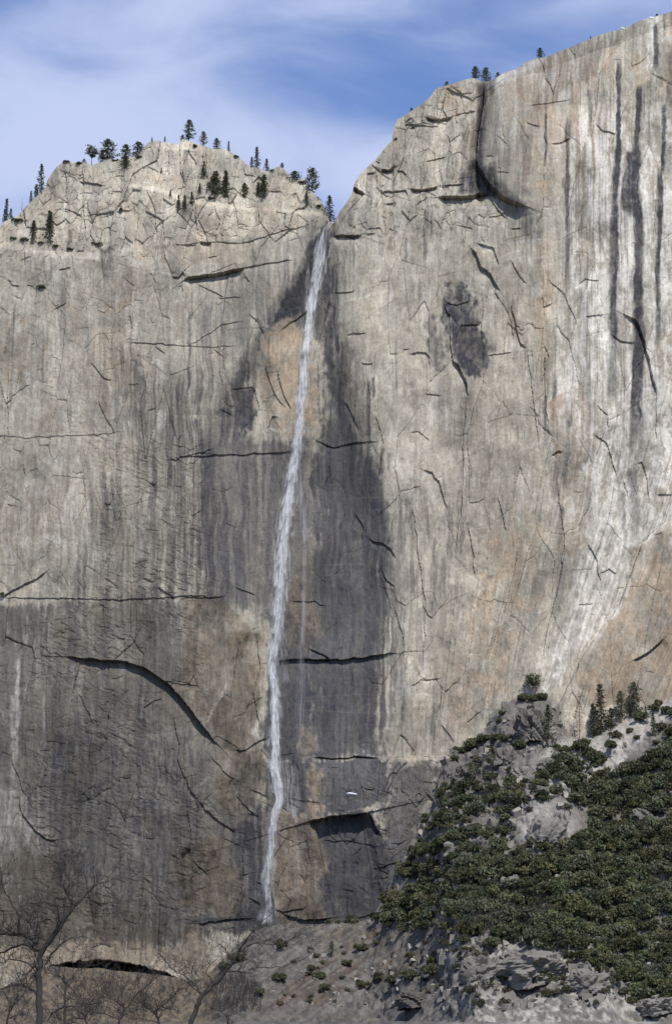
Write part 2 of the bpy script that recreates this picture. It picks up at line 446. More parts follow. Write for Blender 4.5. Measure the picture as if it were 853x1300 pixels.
# A: metres the lower / left side of the line is set back; L: pixels until that dies out
CR = [
 # left of the fall, upper
 (5.5, 11, [(233, 357), (238, 354), (260, 350), (285, 344), (310, 339)]), (2.5, 6, [(219, 352), (227, 352), (233, 347), (236, 352)]),
 (1.2, 8, [(222, 312), (240, 312), (255, 308)]), (3.2, 6, [(254, 307), (268, 308)]), (1.3, 9, [(266, 308), (290, 309), (309, 306), (330, 301), (358, 292), (380, 288), (396, 284)]),
 (1.4, 7, [(310, 339), (323, 336), (346, 332), (372, 330)]), (1.5, 6, [(311, 349), (317, 357)]), (1, 6, [(264, 327), (276, 325)]), (1.2, 7, [(272, 262), (279, 280), (284, 309)]),
 (2.2, 6, [(370, 272), (376, 265), (386, 265), (392, 259)]), (1.1, 7, [(276, 377), (306, 377)]), (1.0, 8, [(270, 440), (283, 452), (286, 472)]), (1.2, 8, [(316, 398), (328, 408), (336, 425)]),
 (1.3, 8, [(250, 360), (285, 376)]), (1.2, 6, [(230, 362), (233, 370), (230, 374)]), (.9, 8, [(238, 440), (262, 424), (280, 412), (310, 408)]), (.8, 6, [(220, 438), (300, 440)]),
 (1.2, 7, [(165, 435), (190, 436), (226, 438)]), (1.2, 7, [(197, 440), (210, 449)]), (1.3, 7, [(115, 460), (128, 475), (133, 481), (143, 483)]), (.7, 8, [(-10, 554), (40, 556), (95, 553), (160, 549)]),
 (1.6, 6, [(13, 470), (10, 500), (11, 550)]), (1.6, 7, [(86, 400), (80, 450), (76, 480), (72, 492)]), (1.2, 7, [(210, 585), (238, 579), (272, 570)]), (1.8, 7, [(146, 627), (141, 636), (135, 652)]),
 (2.6, 8, [(0, 757), (22, 746), (45, 735), (60, 724)]), (1.3, 9, [(-10, 757), (60, 759), (130, 761), (200, 759), (250, 757), (285, 757)]), (1.4, 8, [(200, 745), (213, 754), (224, 760)]), (1, 6, [(60, 724), (61, 690)]),
 (1.5, 6, [(12, 355), (16, 362), (25, 363)]), (1.4, 6, [(75, 342), (84, 341), (90, 339)]), (1.2, 6, [(66, 395), (84, 385), (86, 320)]), (1.4, 7, [(208, 318), (214, 336), (220, 350)]), (1.2, 6, [(165, 400), (168, 420)]),
 (1.4, 6, [(66, 553), (62, 570), (50, 590)]), (1.1, 6, [(116, 340), (110, 360), (100, 392)]), (1.0, 6, [(192, 345), (199, 360)]),
 # great arch
 (5.5, 20, [(85, 834), (115, 836), (145, 838), (160, 839), (178, 845), (195, 855), (212, 867), (228, 883), (245, 905), (260, 925), (277, 946)]), (1.4, 7, [(145, 838), (160, 823), (172, 811), (176, 795)]), (1.4, 6, [(205, 866), (225, 868), (252, 871)]),
 (2.2, 8, [(163, 876), (150, 890), (138, 905), (135, 921)]), (2.2, 8, [(138, 935), (128, 952), (110, 964)]), (1.4, 7, [(182, 898), (196, 889), (206, 886)]), (1.8, 8, [(220, 905), (228, 945), (226, 965), (240, 1000), (252, 1017)]), (2, 9, [(252, 1017), (272, 1038), (300, 1058)]),
 (2.5, 10, [(26, 1030), (45, 1055), (58, 1065), (76, 1066)]), (1.6, 7, [(24, 1011), (27, 1031)]), (1.1, 6, [(100, 880), (120, 920)]),
 (1.4, 8, [(130, 1002), (120, 1015), (85, 1024)]), (1.2, 7, [(235, 1010), (243, 1060), (240, 1090)]),
 # around the fall
 (3.0, 14, [(340, 842), (365, 838), (385, 837), (420, 838), (455, 836), (480, 832), (502, 830)]), (2.0, 8, [(393, 824), (405, 829), (420, 838)]), (2.2, 8, [(468, 685), (485, 690), (496, 698), (503, 710)]), (1.6, 8, [(484, 722), (490, 737), (501, 746)]),
 (1.8, 8, [(450, 652), (460, 668), (460, 690)]), (1.2, 8, [(370, 763), (400, 763), (413, 769)]), (1.2, 8, [(230, 758), (262, 759), (285, 757)]), (1.2, 7, [(300, 745), (325, 756)]), (1.8, 9, [(325, 805), (331, 850), (322, 880), (330, 930)]),
 (2, 9, [(298, 952), (312, 952), (322, 945), (346, 932)]), (3, 8, [(396, 962), (430, 963), (450, 960), (482, 962)]), (1.2, 8, [(482, 962), (520, 961), (585, 961)]),
 (9.0, 60, [(392, 1043), (420, 1036), (445, 1034), (468, 1031)]), (4.0, 16, [(468, 1031), (475, 1045), (483, 1060)]), (1.2, 8, [(410, 1066), (440, 1066), (482, 1075)]), (2.4, 8, [(540, 1005), (553, 1018), (562, 1036)]), (1.4, 7, [(490, 1008), (482, 1030), (481, 1060)]),
 (2, 9, [(535, 1040), (510, 1090), (490, 1130), (482, 1160)]), (1.4, 8, [(344, 421), (338, 470), (348, 500), (365, 520)]), (2, 9, [(352, 470), (360, 500), (370, 520)]), (2, 8, [(340, 545), (346, 528), (352, 530)]),
 (1.4, 8, [(322, 490), (330, 520), (312, 540)]), (1, 8, [(294, 495), (322, 492)]), (1.5, 8, [(230, 580), (300, 577), (380, 574)]), (1.5, 8, [(400, 558), (425, 568), (452, 562), (480, 562)]), (1.2, 7, [(436, 510), (444, 522), (455, 548)]),
 (1.4, 9, [(420, 370), (414, 405), (404, 440)]), (1.8, 10, [(356, 420), (390, 396), (403, 385)]), (2.0, 8, [(316, 1140), (340, 1152), (360, 1158), (390, 1150)]), (3, 12, [(360, 1160), (385, 1168), (420, 1165)]), (2.4, 9, [(250, 1172), (290, 1167), (322, 1166)]),
 (1.2, 8, [(300, 1010), (318, 1030), (326, 1034)]), (1.6, 8, [(340, 1100), (356, 1074), (330, 1080)]), (1.4, 8, [(246, 1092), (264, 1112)]), (1.3, 8, [(268, 960), (290, 985), (300, 990)]),
 # right of the fall, upper
 (3.4, 6, [(424, 301), (440, 300), (458, 298)]), (1.6, 5, [(465, 297), (476, 296)]), (1.3, 6, [(425, 372), (450, 370)]), (1.2, 6, [(440, 426), (465, 424)]), (1.2, 6, [(494, 450), (504, 449)]), (1.2, 5, [(512, 443), (519, 443)]), (2.0, 8, [(520, 450), (530, 447), (541, 448), (547, 456)]),
 (1.3, 6, [(458, 462), (473, 462)]), (1.4, 6, [(466, 480), (470, 510), (468, 565)]), (1.2, 6, [(476, 530), (484, 550), (487, 566)]), (2.4, 8, [(536, 597), (548, 600), (557, 612), (563, 632), (568, 647)]), (1.2, 7, [(540, 500), (546, 500), (560, 502)]), (1.0, 7, [(520, 550), (530, 548), (545, 560)]),
 (2.6, 9, [(563, 385), (570, 400), (572, 430), (575, 458), (582, 468)]), (3.0, 7, [(575, 458), (582, 462), (590, 480), (594, 502)]), (1.4, 7, [(566, 382), (580, 387), (596, 382)]), (1.6, 8, [(592, 500), (588, 560), (586, 640), (578, 700)]),
 (3.0, 8, [(597, 315), (604, 322), (610, 340), (622, 350), (634, 371)]), (2.4, 7, [(604, 309), (618, 314), (626, 316), (630, 330), (633, 340)]), (1.6, 8, [(648, 332), (658, 350), (668, 362)]), (2.8, 8, [(648, 390), (655, 415), (660, 435), (668, 443)]), (1.4, 7, [(668, 443), (672, 470), (678, 520), (684, 565)]),
 (1.2, 7, [(618, 452), (634, 450), (650, 447)]), (1.4, 6, [(629, 374), (632, 382)]), (1.5, 6, [(688, 378), (690, 390), (700, 386)]), (1.3, 7, [(695, 355), (715, 372), (722, 390), (732, 415)]), (1.4, 7, [(690, 440), (696, 455)]),
 (1.6, 6, [(742, 403), (754, 401), (766, 399)]), (1.2, 6, [(733, 362), (742, 355), (760, 357)]), (3.2, 9, [(790, 398), (806, 405), (813, 420), (823, 455), (831, 490), (833, 506)]), (1.6, 8, [(833, 506), (833, 560)]), (2, 7, [(777, 425), (788, 432), (805, 435)]), (2.6, 6, [(700, 579), (708, 573), (713, 575)]),
 (1.8, 7, [(752, 552), (768, 560), (776, 580), (783, 605)]), (1.5, 7, [(757, 515), (770, 528), (772, 545)]), (1.6, 6, [(834, 627), (852, 628)]), (2, 6, [(808, 588), (814, 586), (822, 610), (824, 635)]), (1.4, 6, [(792, 610), (796, 632)]),
 (1.6, 7, [(687, 498), (691, 448), (692, 500), (696, 560)]),
 # right of the fall, buttress under the skyline
 (3.4, 7, [(540, 149), (552, 151), (562, 150), (574, 147)]), (2.5, 6, [(516, 154), (522, 149)]), (2.4, 5, [(520, 161), (526, 159)]), (4.5, 7, [(447, 238), (455, 242), (463, 246)]), (2.4, 5, [(465, 220), (475, 219)]), (3.6, 6, [(484, 216), (492, 217), (498, 215)]), (2.2, 5, [(477, 205), (482, 208)]),
 (2.4, 6, [(504, 217), (510, 218), (516, 224)]), (2.4, 7, [(484, 244), (505, 243), (515, 242), (518, 250)]), (3.2, 7, [(520, 241), (535, 242), (545, 240), (556, 236)]), (2.2, 6, [(562, 237), (575, 236), (587, 235)]), (5.5, 9, [(556, 250), (570, 251), (590, 250), (606, 247), (622, 245)]), (2.2, 6, [(490, 259), (503, 258)]),
 (6.5, 12, [(604, 203), (612, 222), (624, 238), (638, 250), (650, 256), (668, 263)]), (4.0, 9, [(616, 104), (612, 140), (607, 170), (604, 203)]), (3, 7, [(640, 108), (628, 122), (614, 138)]), (1.3, 7, [(577, 147), (590, 143), (604, 140)]), (2, 6, [(622, 250), (632, 266), (644, 278)]), (1.6, 6, [(619, 276), (632, 274), (644, 266)]),
 (2.2, 5, [(498, 178), (504, 176)]), (1.6, 6, [(540, 205), (552, 202), (565, 200)]), (1.6, 6, [(562, 128), (563, 140), (568, 150)]), (1.5, 6, [(648, 292), (660, 291)]),
 (1.4, 7, [(690, 130), (666, 130), (655, 110)]), (1.6, 6, [(700, 182), (712, 180), (724, 175)]), (1.8, 6, [(756, 157), (764, 166), (782, 171)]), (1.2, 6, [(668, 155), (685, 160)]), (.9, 8, [(670, 134), (725, 126)]),
 # lower right
 (2, 8, [(593, 668), (600, 700), (602, 735)]), (1.6, 8, [(632, 630), (638, 652), (643, 674)]), (2, 8, [(745, 690), (756, 706), (763, 742)]), (1.6, 7, [(762, 728), (772, 722), (782, 729)]), (3, 8, [(803, 839), (815, 832), (828, 823), (842, 810)]), (1.2, 6, [(734, 767), (752, 766)]),
 (3, 10, [(850, 655), (815, 690), (786, 768), (742, 828), (715, 884), (695, 915)]), (2, 9, [(718, 700), (708, 745), (694, 800), (690, 840)]), (1.4, 7, [(520, 872), (534, 863), (560, 860)]), (1.6, 7, [(563, 870), (552, 920), (548, 960)]), (1.6, 7, [(560, 918), (566, 928), (575, 942)]), (1.2, 7, [(592, 917), (610, 903)]),
 (1.5, 8, [(640, 760), (622, 820), (600, 870)]), (1.6, 8, [(524, 640), (530, 700), (540, 770), (536, 850)]), (1.4, 7, [(706, 610), (716, 680), (710, 740)]), (2.6, 7, [(742, 870), (735, 890), (728, 915)]),
 (1.6, 8, [(660, 690), (645, 760), (615, 850)]), (1.4, 8, [(500, 770), (512, 810), (510, 850)]),
 # dome
 (2.4, 7, [(100, 228), (115, 232), (132, 236)]), (2, 6, [(62, 276), (72, 284), (84, 276)]), (1.8, 6, [(148, 268), (158, 266), (166, 266)]), (2, 7, [(240, 190), (250, 210), (238, 226)]), (1.6, 6, [(176, 258), (174, 290)]), (1.6, 6, [(262, 185), (262, 222)]), (2, 6, [(228, 180), (230, 220), (236, 238)]), (2, 6, [(106, 210), (106, 250), (108, 300)]),
 (2.4, 6, [(322, 230), (328, 222), (336, 228)]), (1.8, 6, [(84, 210), (84, 236)]), (1.6, 6, [(186, 240), (196, 262), (200, 300)]), (1.8, 6, [(246, 240), (248, 270), (252, 300)]), (1.6, 6, [(296, 252), (302, 280), (300, 300)]),
]
for A, L, pts in CR:
    if A < 3: A *= 0.62
    p = jag(pts, rs, 7, .7)
    idx, d, sd, ps = line_field(U, V, p, 4 * L + 4)
    if len(idx) == 0: continue
    tap = np.minimum(1, np.minimum(ps, 1 - ps) / 0.14 + 0.12)
    rec = A * tap * np.exp(-d / L) * (sd > 0)
    D[idx] += rec - 0.18 * A * tap * np.exp(-d / (1.5 * L)) * (sd <= 0)
# hairline joints everywhere, and many small broken edges
zone_n = [(36, (-10, 300, 330, 1200), 0.55), (16, (420, 260, 640, 960), 0.45), (22, (640, 60, 880, 930), 0.4), (60, (20, 180, 425, 330), 0.45), (70, (440, 110, 640, 300), 0.6), (80, (300, 960, 600, 1180), 0.7)]
for n, (a0, b0, a1, b1), amp in zone_n:
    for k in range(n):
        u0 = rs.uniform(a0, a1); v0 = rs.uniform(b0, b1)
        r_ = rs.random(); ln = rs.uniform(5, 26)
        if r_ < 0.28: an = rs.normal(0.0, 0.25); ln *= .7
        elif r_ < 0.8: an = math.pi / 2 + rs.normal(0.08, 0.16); ln *= 1.4
        else: an = rs.uniform(0.4, 1.2)
        pts = [(u0, v0), (u0 + ln * .5 * math.cos(an) + rs.normal(0, 1), v0 + ln * .5 * math.sin(an) + rs.normal(0, 1)), (u0 + ln * math.cos(an), v0 + ln * math.sin(an))]
        L = rs.uniform(2.5, 7)
        idx, d, sd, ps = line_field(U, V, jag(pts, rs, 6, .25), 3.5 * L)
        if len(idx) == 0: continue
        D[idx] += amp * .8 * rs.uniform(.4, 2.0) * np.minimum(1, np.minimum(ps, 1 - ps) / .25 + .05) * np.exp(-d / L) * (sd > 0)
fade = 1 - sstep(0.985, 1.0, np.repeat(tt, shape[1]))
Y = M.ravel() + D * (0.4 + 0.6 * fade)

# --- stains, and the shade painted into the slot
# water runs down the wall, and follows its sweep to the left at the lower right
US = U + np.where(U > 520, (U - 520) * .5 * np.clip((V - 560) / 340, 0, 1.2) ** 1.5, 0)
SN = fbm(US / 4.2 + 1.2 * wu, V / 100, 5, 101, .6)         # vertical streaks
SN2 = fbm(US / 2.3 + 1.1 * wu2 + 1.2 * wu, V / 42, 4, 107)
PAT = fbm(U / 16 + .7 * wu, V / 24 + .7 * wv, 6, 113, .66)                 # blotches
PAT2 = fbm(U / 5, V / 8, 4, 127, .6)
HZ = fbm(U / 30 , V / 2.2, 3, 131)
stk = sstep(.36, .66, SN); stk2 = sstep(.38, .64, SN2)
dark = np.zeros(U.shape, F32); tan = np.zeros(U.shape, F32); white = np.zeros(U.shape, F32); extra = np.zeros(U.shape, F32); wet = np.zeros(U.shape, F32)
bright = np.full(U.shape, 0.5, F32)
def add(arr, m, s):
    np.maximum(arr, m * s, out=arr)
def over(arr, m, val):
    arr += (val - arr) * m
def P(pts, f=10, warp=True):
    m = poly_mask(UW if warp else U, VW if warp else V, pts, f)
    if warp:                                  # ragged, streaky edge
        ed = (m > .003) & (m < .997)
        m[ed] = sstep(.06, .94, m[ed] + .9 * (PAT2[ed] - .5) + .7 * (SN[ed] - .5) + .5 * (SN2[ed] - .5))
    return m
def S(pts, wd, taper=True, hard=2.0):
    idx, d, sd, ps = line_field(U + 1.6 * wu2 + 2 * wu, V, pts, wd * 2.6)
    m = np.zeros(U.shape, F32)
    if len(idx):
        g = np.exp(-np.power(d / (.85 * wd), hard))
        g = sstep(.12, .75, g * (.55 + .9 * SN2[idx]) + .25 * g * (PAT2[idx] - .4))
        if taper: g = g * sstep(0, .08, ps) * sstep(1, .75, ps)
        m[idx] = g
    return m
# dark water stains beside the fall, and one squarish dark patch
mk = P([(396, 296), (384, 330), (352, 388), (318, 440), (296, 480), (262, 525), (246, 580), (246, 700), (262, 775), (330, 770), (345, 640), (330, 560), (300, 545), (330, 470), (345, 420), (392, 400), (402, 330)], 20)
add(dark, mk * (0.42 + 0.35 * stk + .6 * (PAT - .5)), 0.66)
add(dark, P([(294, 498), (331, 490), (329, 532), (312, 546), (298, 540)], 7) * (.5 + .5 * stk2), 0.72)  # squarish dark patch left of the fall
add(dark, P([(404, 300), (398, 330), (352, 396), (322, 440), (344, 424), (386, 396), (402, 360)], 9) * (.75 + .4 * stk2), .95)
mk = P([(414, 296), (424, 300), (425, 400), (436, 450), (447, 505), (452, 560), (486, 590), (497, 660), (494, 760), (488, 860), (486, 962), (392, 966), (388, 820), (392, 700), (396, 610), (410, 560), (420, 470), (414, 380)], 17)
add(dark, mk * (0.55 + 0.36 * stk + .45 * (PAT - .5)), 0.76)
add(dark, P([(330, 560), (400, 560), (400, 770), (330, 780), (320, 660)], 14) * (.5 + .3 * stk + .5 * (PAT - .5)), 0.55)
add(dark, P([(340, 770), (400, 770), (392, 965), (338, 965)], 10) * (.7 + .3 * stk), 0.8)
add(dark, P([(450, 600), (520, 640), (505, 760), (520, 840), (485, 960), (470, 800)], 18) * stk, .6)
# thin dark water streaks over the whole wall, in sheaves that start at ledges
STA = fbm(US / 1.9 + .5 * wu, V / 85, 3, 411); STB = fbm(U / 34 + wu, V / 60, 4, 417)
add(dark, sstep(.56, .74, STA) * sstep(.42, .62, STB) * (1 - .5 * dome), .30)
add(dark, sstep(.46, .70, fbm(US / 9 + .8 * wu, V / 130, 4, 423)) * sstep(.40, .66, STB), .16)
add(tan, sstep(.50, .66, fbm(U / 20 + wu, V / 44 + wv, 5, 427, .62)) * .24, 1)
add(white, sstep(.60, .72, fbm(US / 7 + .8 * wu, V / 26 + wv, 5, 433, .62)) * .35 * (1 - alc) * (1 - .6 * scaly), 1)
add(dark, P([(398, 292), (424, 292), (424, 420), (412, 440), (376, 420), (350, 396), (384, 340)], 8) * (.5 + .5 * stk2 + .4 * (PAT - .5)), .50)
add(dark, P([(300, 350), (384, 296), (340, 420), (290, 490), (250, 570), (190, 620), (190, 520), (236, 440)], 44) * (.35 + .6 * stk + .5 * (PAT - .45)), .56)
add(dark, P([(428, 330), (452, 430), (470, 520), (512, 620), (520, 720), (500, 800), (470, 600), (430, 440)], 26) * (.15 + .8 * stk2 + .4 * (PAT - .5)), .40)
# grey, weathered left wall
add(extra, P([(150, 440), (262, 480), (262, 770), (100, 780), (110, 640), (160, 560)], 44) * (.45 + .5 * PAT + .5 * (stk - .5)), .9)
add(extra, P([(-60, 764), (285, 762), (335, 900), (310, 1190), (-60, 1200), (-80, 900)], 14) * (.72 + .5 * (PAT - .5) + .4 * (PAT2 - .5)), 1.0)
add(dark, P([(-60, 764), (285, 762), (335, 900), (310, 1190), (-60, 1200), (-80, 900)], 14) * (.30 + .5 * (stk - .4) + .8 * (PAT - .5)), 0.72)
add(dark, P([(80, 770), (240, 765), (260, 900), (180, 850), (90, 840)], 18) * (.35 + .9 * (PAT - .4) + .5 * (stk - .5)), .62)
add(dark, P([(50, 930), (240, 940), (280, 1190), (150, 1205), (70, 1120), (30, 1060)], 40) * (.42 + .3 * stk2 + .8 * (PAT - .5) + .4 * (PAT2 - .5)), .85)
add(dark, P([(200, 480), (262, 480), (262, 770), (215, 770), (225, 640)], 26) * (.3 + .6 * stk), .5)
add(dark, P([(0, 640), (140, 640), (130, 760), (0, 760)], 20) * stk, .34)
for x0, y0, x1, y1, wd, s in [(2, 400, 2, 550, 3, .5), (20, 380, 12, 545, 2.4, .7), (82, 330, 78, 490, 4, .5), (36, 320, 36, 370, 6, .35), (132, 310, 136, 362, 5, .75), (140, 312, 142, 350, 4, .5), (56, 410, 54, 500, 2, .6), (76, 320, 76, 470, 3, .35),
        (242, 392, 238, 520, 2.2, .8), (246, 360, 240, 470, 2, .55), (252, 362, 250, 392, 4, .4), (283, 310, 282, 348, 5, .35), (302, 300, 300, 318, 4, .4), (44, 570, 42, 720, 4, .35), (88, 560, 84, 640, 3, .4), (120, 640, 118, 740, 5, .3), (165, 440, 158, 520, 3, .4), (182, 520, 182, 600, 6, .3),
        (160, 212, 158, 262, 7, .45), (122, 232, 118, 300, 8, .4), (90, 288, 88, 318, 4, .7), (68, 230, 66, 262, 6, .35), (190, 272, 190, 310, 8, .3), (248, 262, 262, 300, 14, .35), (205, 255, 204, 320, 6, .3), (144, 280, 144, 300, 7, .35), (238, 190, 236, 214, 4, .5), (250, 190, 256, 230, 7, .35), (222, 190, 218, 218, 9, .3)]:
    add(dark, S([(x0, y0), (x1, y1)], wd) * (.55 + .45 * stk2), s)
# right wall: the two grey patches and streaks
add(dark, P([(566, 366), (585, 362), (600, 376), (612, 400), (620, 436), (614, 466), (594, 480), (580, 466), (574, 430), (568, 395)], 11) * (.9 + .8 * (PAT2 - .45)), .93)
add(dark, P([(544, 404), (562, 396), (566, 440), (560, 470), (540, 474), (545, 450), (536, 430)], 12) * (.8 + .6 * (PAT2 - .4)), .72)
add(dark, P([(545, 480), (600, 476), (615, 520), (592, 565), (560, 560), (545, 520)], 26) * (.4 + .5 * stk), .45)
add(dark, P([(580, 560), (596, 560), (594, 700), (575, 705)], 10) * stk2, .5)
add(dark, P([(446, 470), (470, 470), (474, 565), (452, 560), (440, 500)], 10) * (.5 + .5 * stk2), .55)
for x0, y0, x1, y1, wd, s in [(424, 330, 430, 470, 5, .85), (438, 430, 442, 500, 8, .7), (541, 262, 538, 340, 3.5, .65), (548, 258, 546, 310, 1.8, .8), (484, 296, 483, 330, 4, .5), (496, 300, 494, 322, 5, .5), (514, 300, 514, 340, 2, .5), (450, 300, 448, 345, 2, .5), (466, 302, 464, 330, 2, .4), (440, 310, 436, 360, 2.5, .4),
        (469, 480, 468, 570, 2.6, .9), (474, 478, 475, 510, 2.5, .8), (486, 568, 484, 610, 4, .8), (494, 575, 494, 600, 2, .8), (522, 660, 524, 780, 4, .6), (540, 640, 545, 700, 3, .6), (552, 680, 550, 800, 4, .5), (516, 700, 514, 760, 6, .45), (563, 700, 560, 840, 5, .4), (552, 850, 550, 950, 4, .55), (513, 860, 512, 930, 4, .6),
        (505, 690, 507, 800, 7, .45), (530, 770, 536, 860, 5, .4), (574, 640, 570, 720, 4, .5), (602, 560, 606, 640, 2.5, .35), (620, 560, 624, 640, 3, .3)]:
    add(dark, S([(x0, y0), (x1, y1)], wd) * (.5 + .5 * stk2), s)
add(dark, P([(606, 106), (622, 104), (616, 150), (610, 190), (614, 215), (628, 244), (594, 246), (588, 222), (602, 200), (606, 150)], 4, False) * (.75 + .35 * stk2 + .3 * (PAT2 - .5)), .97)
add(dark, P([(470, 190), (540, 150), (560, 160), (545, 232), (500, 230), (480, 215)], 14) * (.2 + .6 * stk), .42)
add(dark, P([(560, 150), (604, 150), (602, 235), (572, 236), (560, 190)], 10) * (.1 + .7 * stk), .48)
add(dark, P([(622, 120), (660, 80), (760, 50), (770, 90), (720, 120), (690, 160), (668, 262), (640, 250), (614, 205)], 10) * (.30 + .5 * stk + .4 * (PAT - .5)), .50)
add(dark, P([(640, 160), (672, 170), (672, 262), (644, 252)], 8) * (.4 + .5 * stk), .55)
for pts, wd, s in [([(786, 62), (785, 120), (784, 190), (782, 300), (778, 400), (775, 470)], 3.4, .95), ([(784, 180), (781, 260), (776, 340), (780, 420), (776, 480)], 5.5, .8), ([(812, 104), (812, 140), (808, 180), (806, 240)], 4, .9), ([(808, 170), (806, 240), (810, 300), (809, 420), (806, 500), (804, 560), (802, 590)], 6.5, .95), ([(802, 190), (797, 230), (796, 262), (804, 280)], 8, .85),
        ([(812, 400), (810, 480), (806, 560)], 8, .8), ([(843, 130), (842, 180), (840, 230)], 3, .85), ([(838, 210), (836, 280), (834, 340), (834, 460)], 4, .8), ([(832, 28), (832, 92)], 3.5, .75), ([(843, 15), (842, 50)], 2, .6), ([(722, 140), (720, 210), (719, 300), (720, 380)], 3.2, .6), ([(693, 140), (692, 214)], 2, .9), ([(725, 80), (724, 120)], 3, .5), ([(749, 110), (748, 170)], 3, .5),
        ([(778, 420), (776, 520)], 7, .4), ([(692, 500), (692, 560)], 2.6, .7), ([(702, 480), (703, 540)], 4, .5), ([(721, 530), (716, 640)], 4, .55), ([(802, 590), (806, 640), (804, 700)], 7, .45), ([(790, 620), (794, 700)], 3, .4), ([(712, 640), (710, 720)], 4, .45), ([(660, 680), (655, 760)], 7, .35), ([(690, 720), (672, 800)], 10, .35), ([(722, 690), (700, 800)], 6, .4), ([(736, 770), (720, 850)], 6, .35)]:
    add(dark, S(pts, wd) * (.62 + .38 * stk2) * (.90 + .2 * sstep(.3, .55, HZ)) * (.8 + .4 * sstep(.3, .6, PAT2)), s)
# foot of the wall right of the fall
add(dark, P([(384, 1046), (420, 1040), (470, 1034), (486, 1062), (500, 1110), (478, 1178), (330, 1190), (300, 1150), (380, 1120)], 8) * (.7 + .3 * stk), .93)
add(dark, P([(396, 966), (490, 966), (484, 1030), (392, 1040)], 6) * (.7 + .2 * stk), .78)
add(dark, P([(490, 970), (560, 968), (540, 1040), (500, 1150), (480, 1100), (484, 1020)], 12) * (.5 + .5 * PAT), .68)
add(dark, P([(560, 968), (600, 965), (560, 1030), (530, 1060)], 12) * (.4 + .5 * PAT), .45)
add(dark, P([(290, 1040), (345, 1020), (345, 1180), (290, 1190)], 14) * (.5 + .5 * stk), .85)
add(dark, P([(336, 968), (394, 968), (400, 1180), (330, 1180)], 8) * (.6 + .4 * stk), .66)
for pts, wd, s in [([(418, 1090), (420, 1160)], 2.4, 1), ([(424, 1070), (426, 1130)], 2.0, 1), ([(446, 1040), (447, 1090), (448, 1120)], 3, 1), ([(408, 1100), (410, 1170)], 2, 1), ([(515, 968), (500, 985), (490, 1008)], 1.6, .9), ([(506, 968), (494, 985), (486, 1005)], 1.6, .8), ([(300, 1166), (340, 1168), (420, 1168)], 5, .95), ([(240, 1170), (300, 1166)], 4, .85)]:
    add(dark, S(pts, wd, False), s)
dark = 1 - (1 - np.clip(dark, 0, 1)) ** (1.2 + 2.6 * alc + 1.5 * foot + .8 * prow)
dark *= 0.94 + 0.25 * (PAT2 - .5)
# tan and orange rock
tone = []
def T(pts, f, s, var=True):
    add(tan, P(pts, f) * (sstep(.28, .6, PAT) if var else 1), s)
for pts, f, s in [([(120, 410), (190, 400), (200, 520), (130, 530), (110, 470)], 16, .45), ([(136, 380), (162, 376), (160, 404), (140, 404)], 4, .6), ([(28, 410), (34, 410), (32, 490), (26, 490)], 2, .7), ([(48, 444), (56, 446), (54, 478), (48, 474)], 2, .7), ([(6, 420), (20, 420), (16, 490), (2, 490)], 5, .5),
        ([(60, 245), (70, 240), (66, 280), (50, 280), (48, 260)], 4, .75), ([(146, 236), (160, 236), (162, 268), (148, 270)], 4, .6), ([(174, 220), (238, 228), (240, 238), (190, 236)], 5, .7), ([(240, 268), (262, 262), (280, 296), (262, 312), (246, 306)], 5, .5), ([(168, 262), (180, 262), (178, 320), (168, 316)], 4, .5), ([(220, 310), (300, 312), (300, 340), (228, 348)], 8, .45), ([(300, 255), (400, 270), (380, 290), (310, 300)], 10, .35),
        ([(336, 425), (372, 416), (400, 440), (392, 520), (372, 560), (345, 540), (336, 480)], 6, .9), ([(394, 470), (404, 465), (412, 500), (400, 545), (390, 560), (388, 500)], 5, 1.0)]:
    T(pts, f, s)
mk = P([(336, 425), (372, 416), (400, 440), (412, 500), (392, 560), (372, 560), (345, 540), (336, 480)], 6)
over(dark, mk, dark * .38); tone.append((mk, .42))
for pts, s, dk in [([(240, 765), (290, 762), (322, 800), (330, 870), (332, 960), (345, 1000), (300, 1040), (265, 1000), (275, 945), (228, 884), (238, 820)], 0.75, .66), ([(368, 720), (396, 700), (404, 760), (402, 800), (385, 822), (360, 810)], .7, .62), ([(386, 985), (396, 972), (406, 990), (406, 1040), (388, 1046), (384, 1010)], 1.0, .25), ([(384, 925), (392, 918), (396, 950), (384, 960)], .9, .4)]:
    mk = P(pts, 8); over(dark, mk * (.5 + .5 * sstep(.35, .6, PAT2)), dark * dk); add(tan, mk * (.35 + .65 * sstep(.3, .62, PAT)), s); over(extra, mk, extra * .35); tone.append((mk, .33))
mk = P([(230, 1070), (300, 1060), (312, 1120), (300, 1160), (236, 1160), (215, 1110)], 9); over(dark, mk * sstep(.3, .6, PAT2), dark * .6); add(tan, mk * sstep(.25, .6, PAT), .8); over(extra, mk, extra * .4); tone.append((mk, .33))
mk = P([(345, 1020), (400, 1046), (410, 1100), (400, 1170), (352, 1180), (348, 1100)], 8); add(tan, mk * (.5 + .5 * stk), .95); over(dark, mk * (.5 + .5 * PAT), dark * .4); tone.append((mk, .30))
for pts in ([(392, 1100), (393, 1150)], [(400, 1090), (401, 1140)], [(384, 1110), (386, 1150)]):
    mk = S(pts, 1.3); add(tan, mk, .8); over(dark, mk, dark * .4)
mk = P([(-30, 1075), (60, 1075), (130, 1130), (180, 1160), (250, 1180), (270, 1240), (160, 1220), (-30, 1260)], 18); tone.append((mk, .34)); over(dark, mk, dark * (.42 + .3 * stk2)); add(tan, mk, .65)
mk = P([(-30, 1010), (24, 1008), (28, 1030), (46, 1056), (40, 1072), (-30, 1072)], 9); mk = mk * sstep(.3, .6, .5 * PAT + .5 * SN2); over(dark, mk, dark * .45); add(white, mk * (.3 + .5 * stk2), .4)
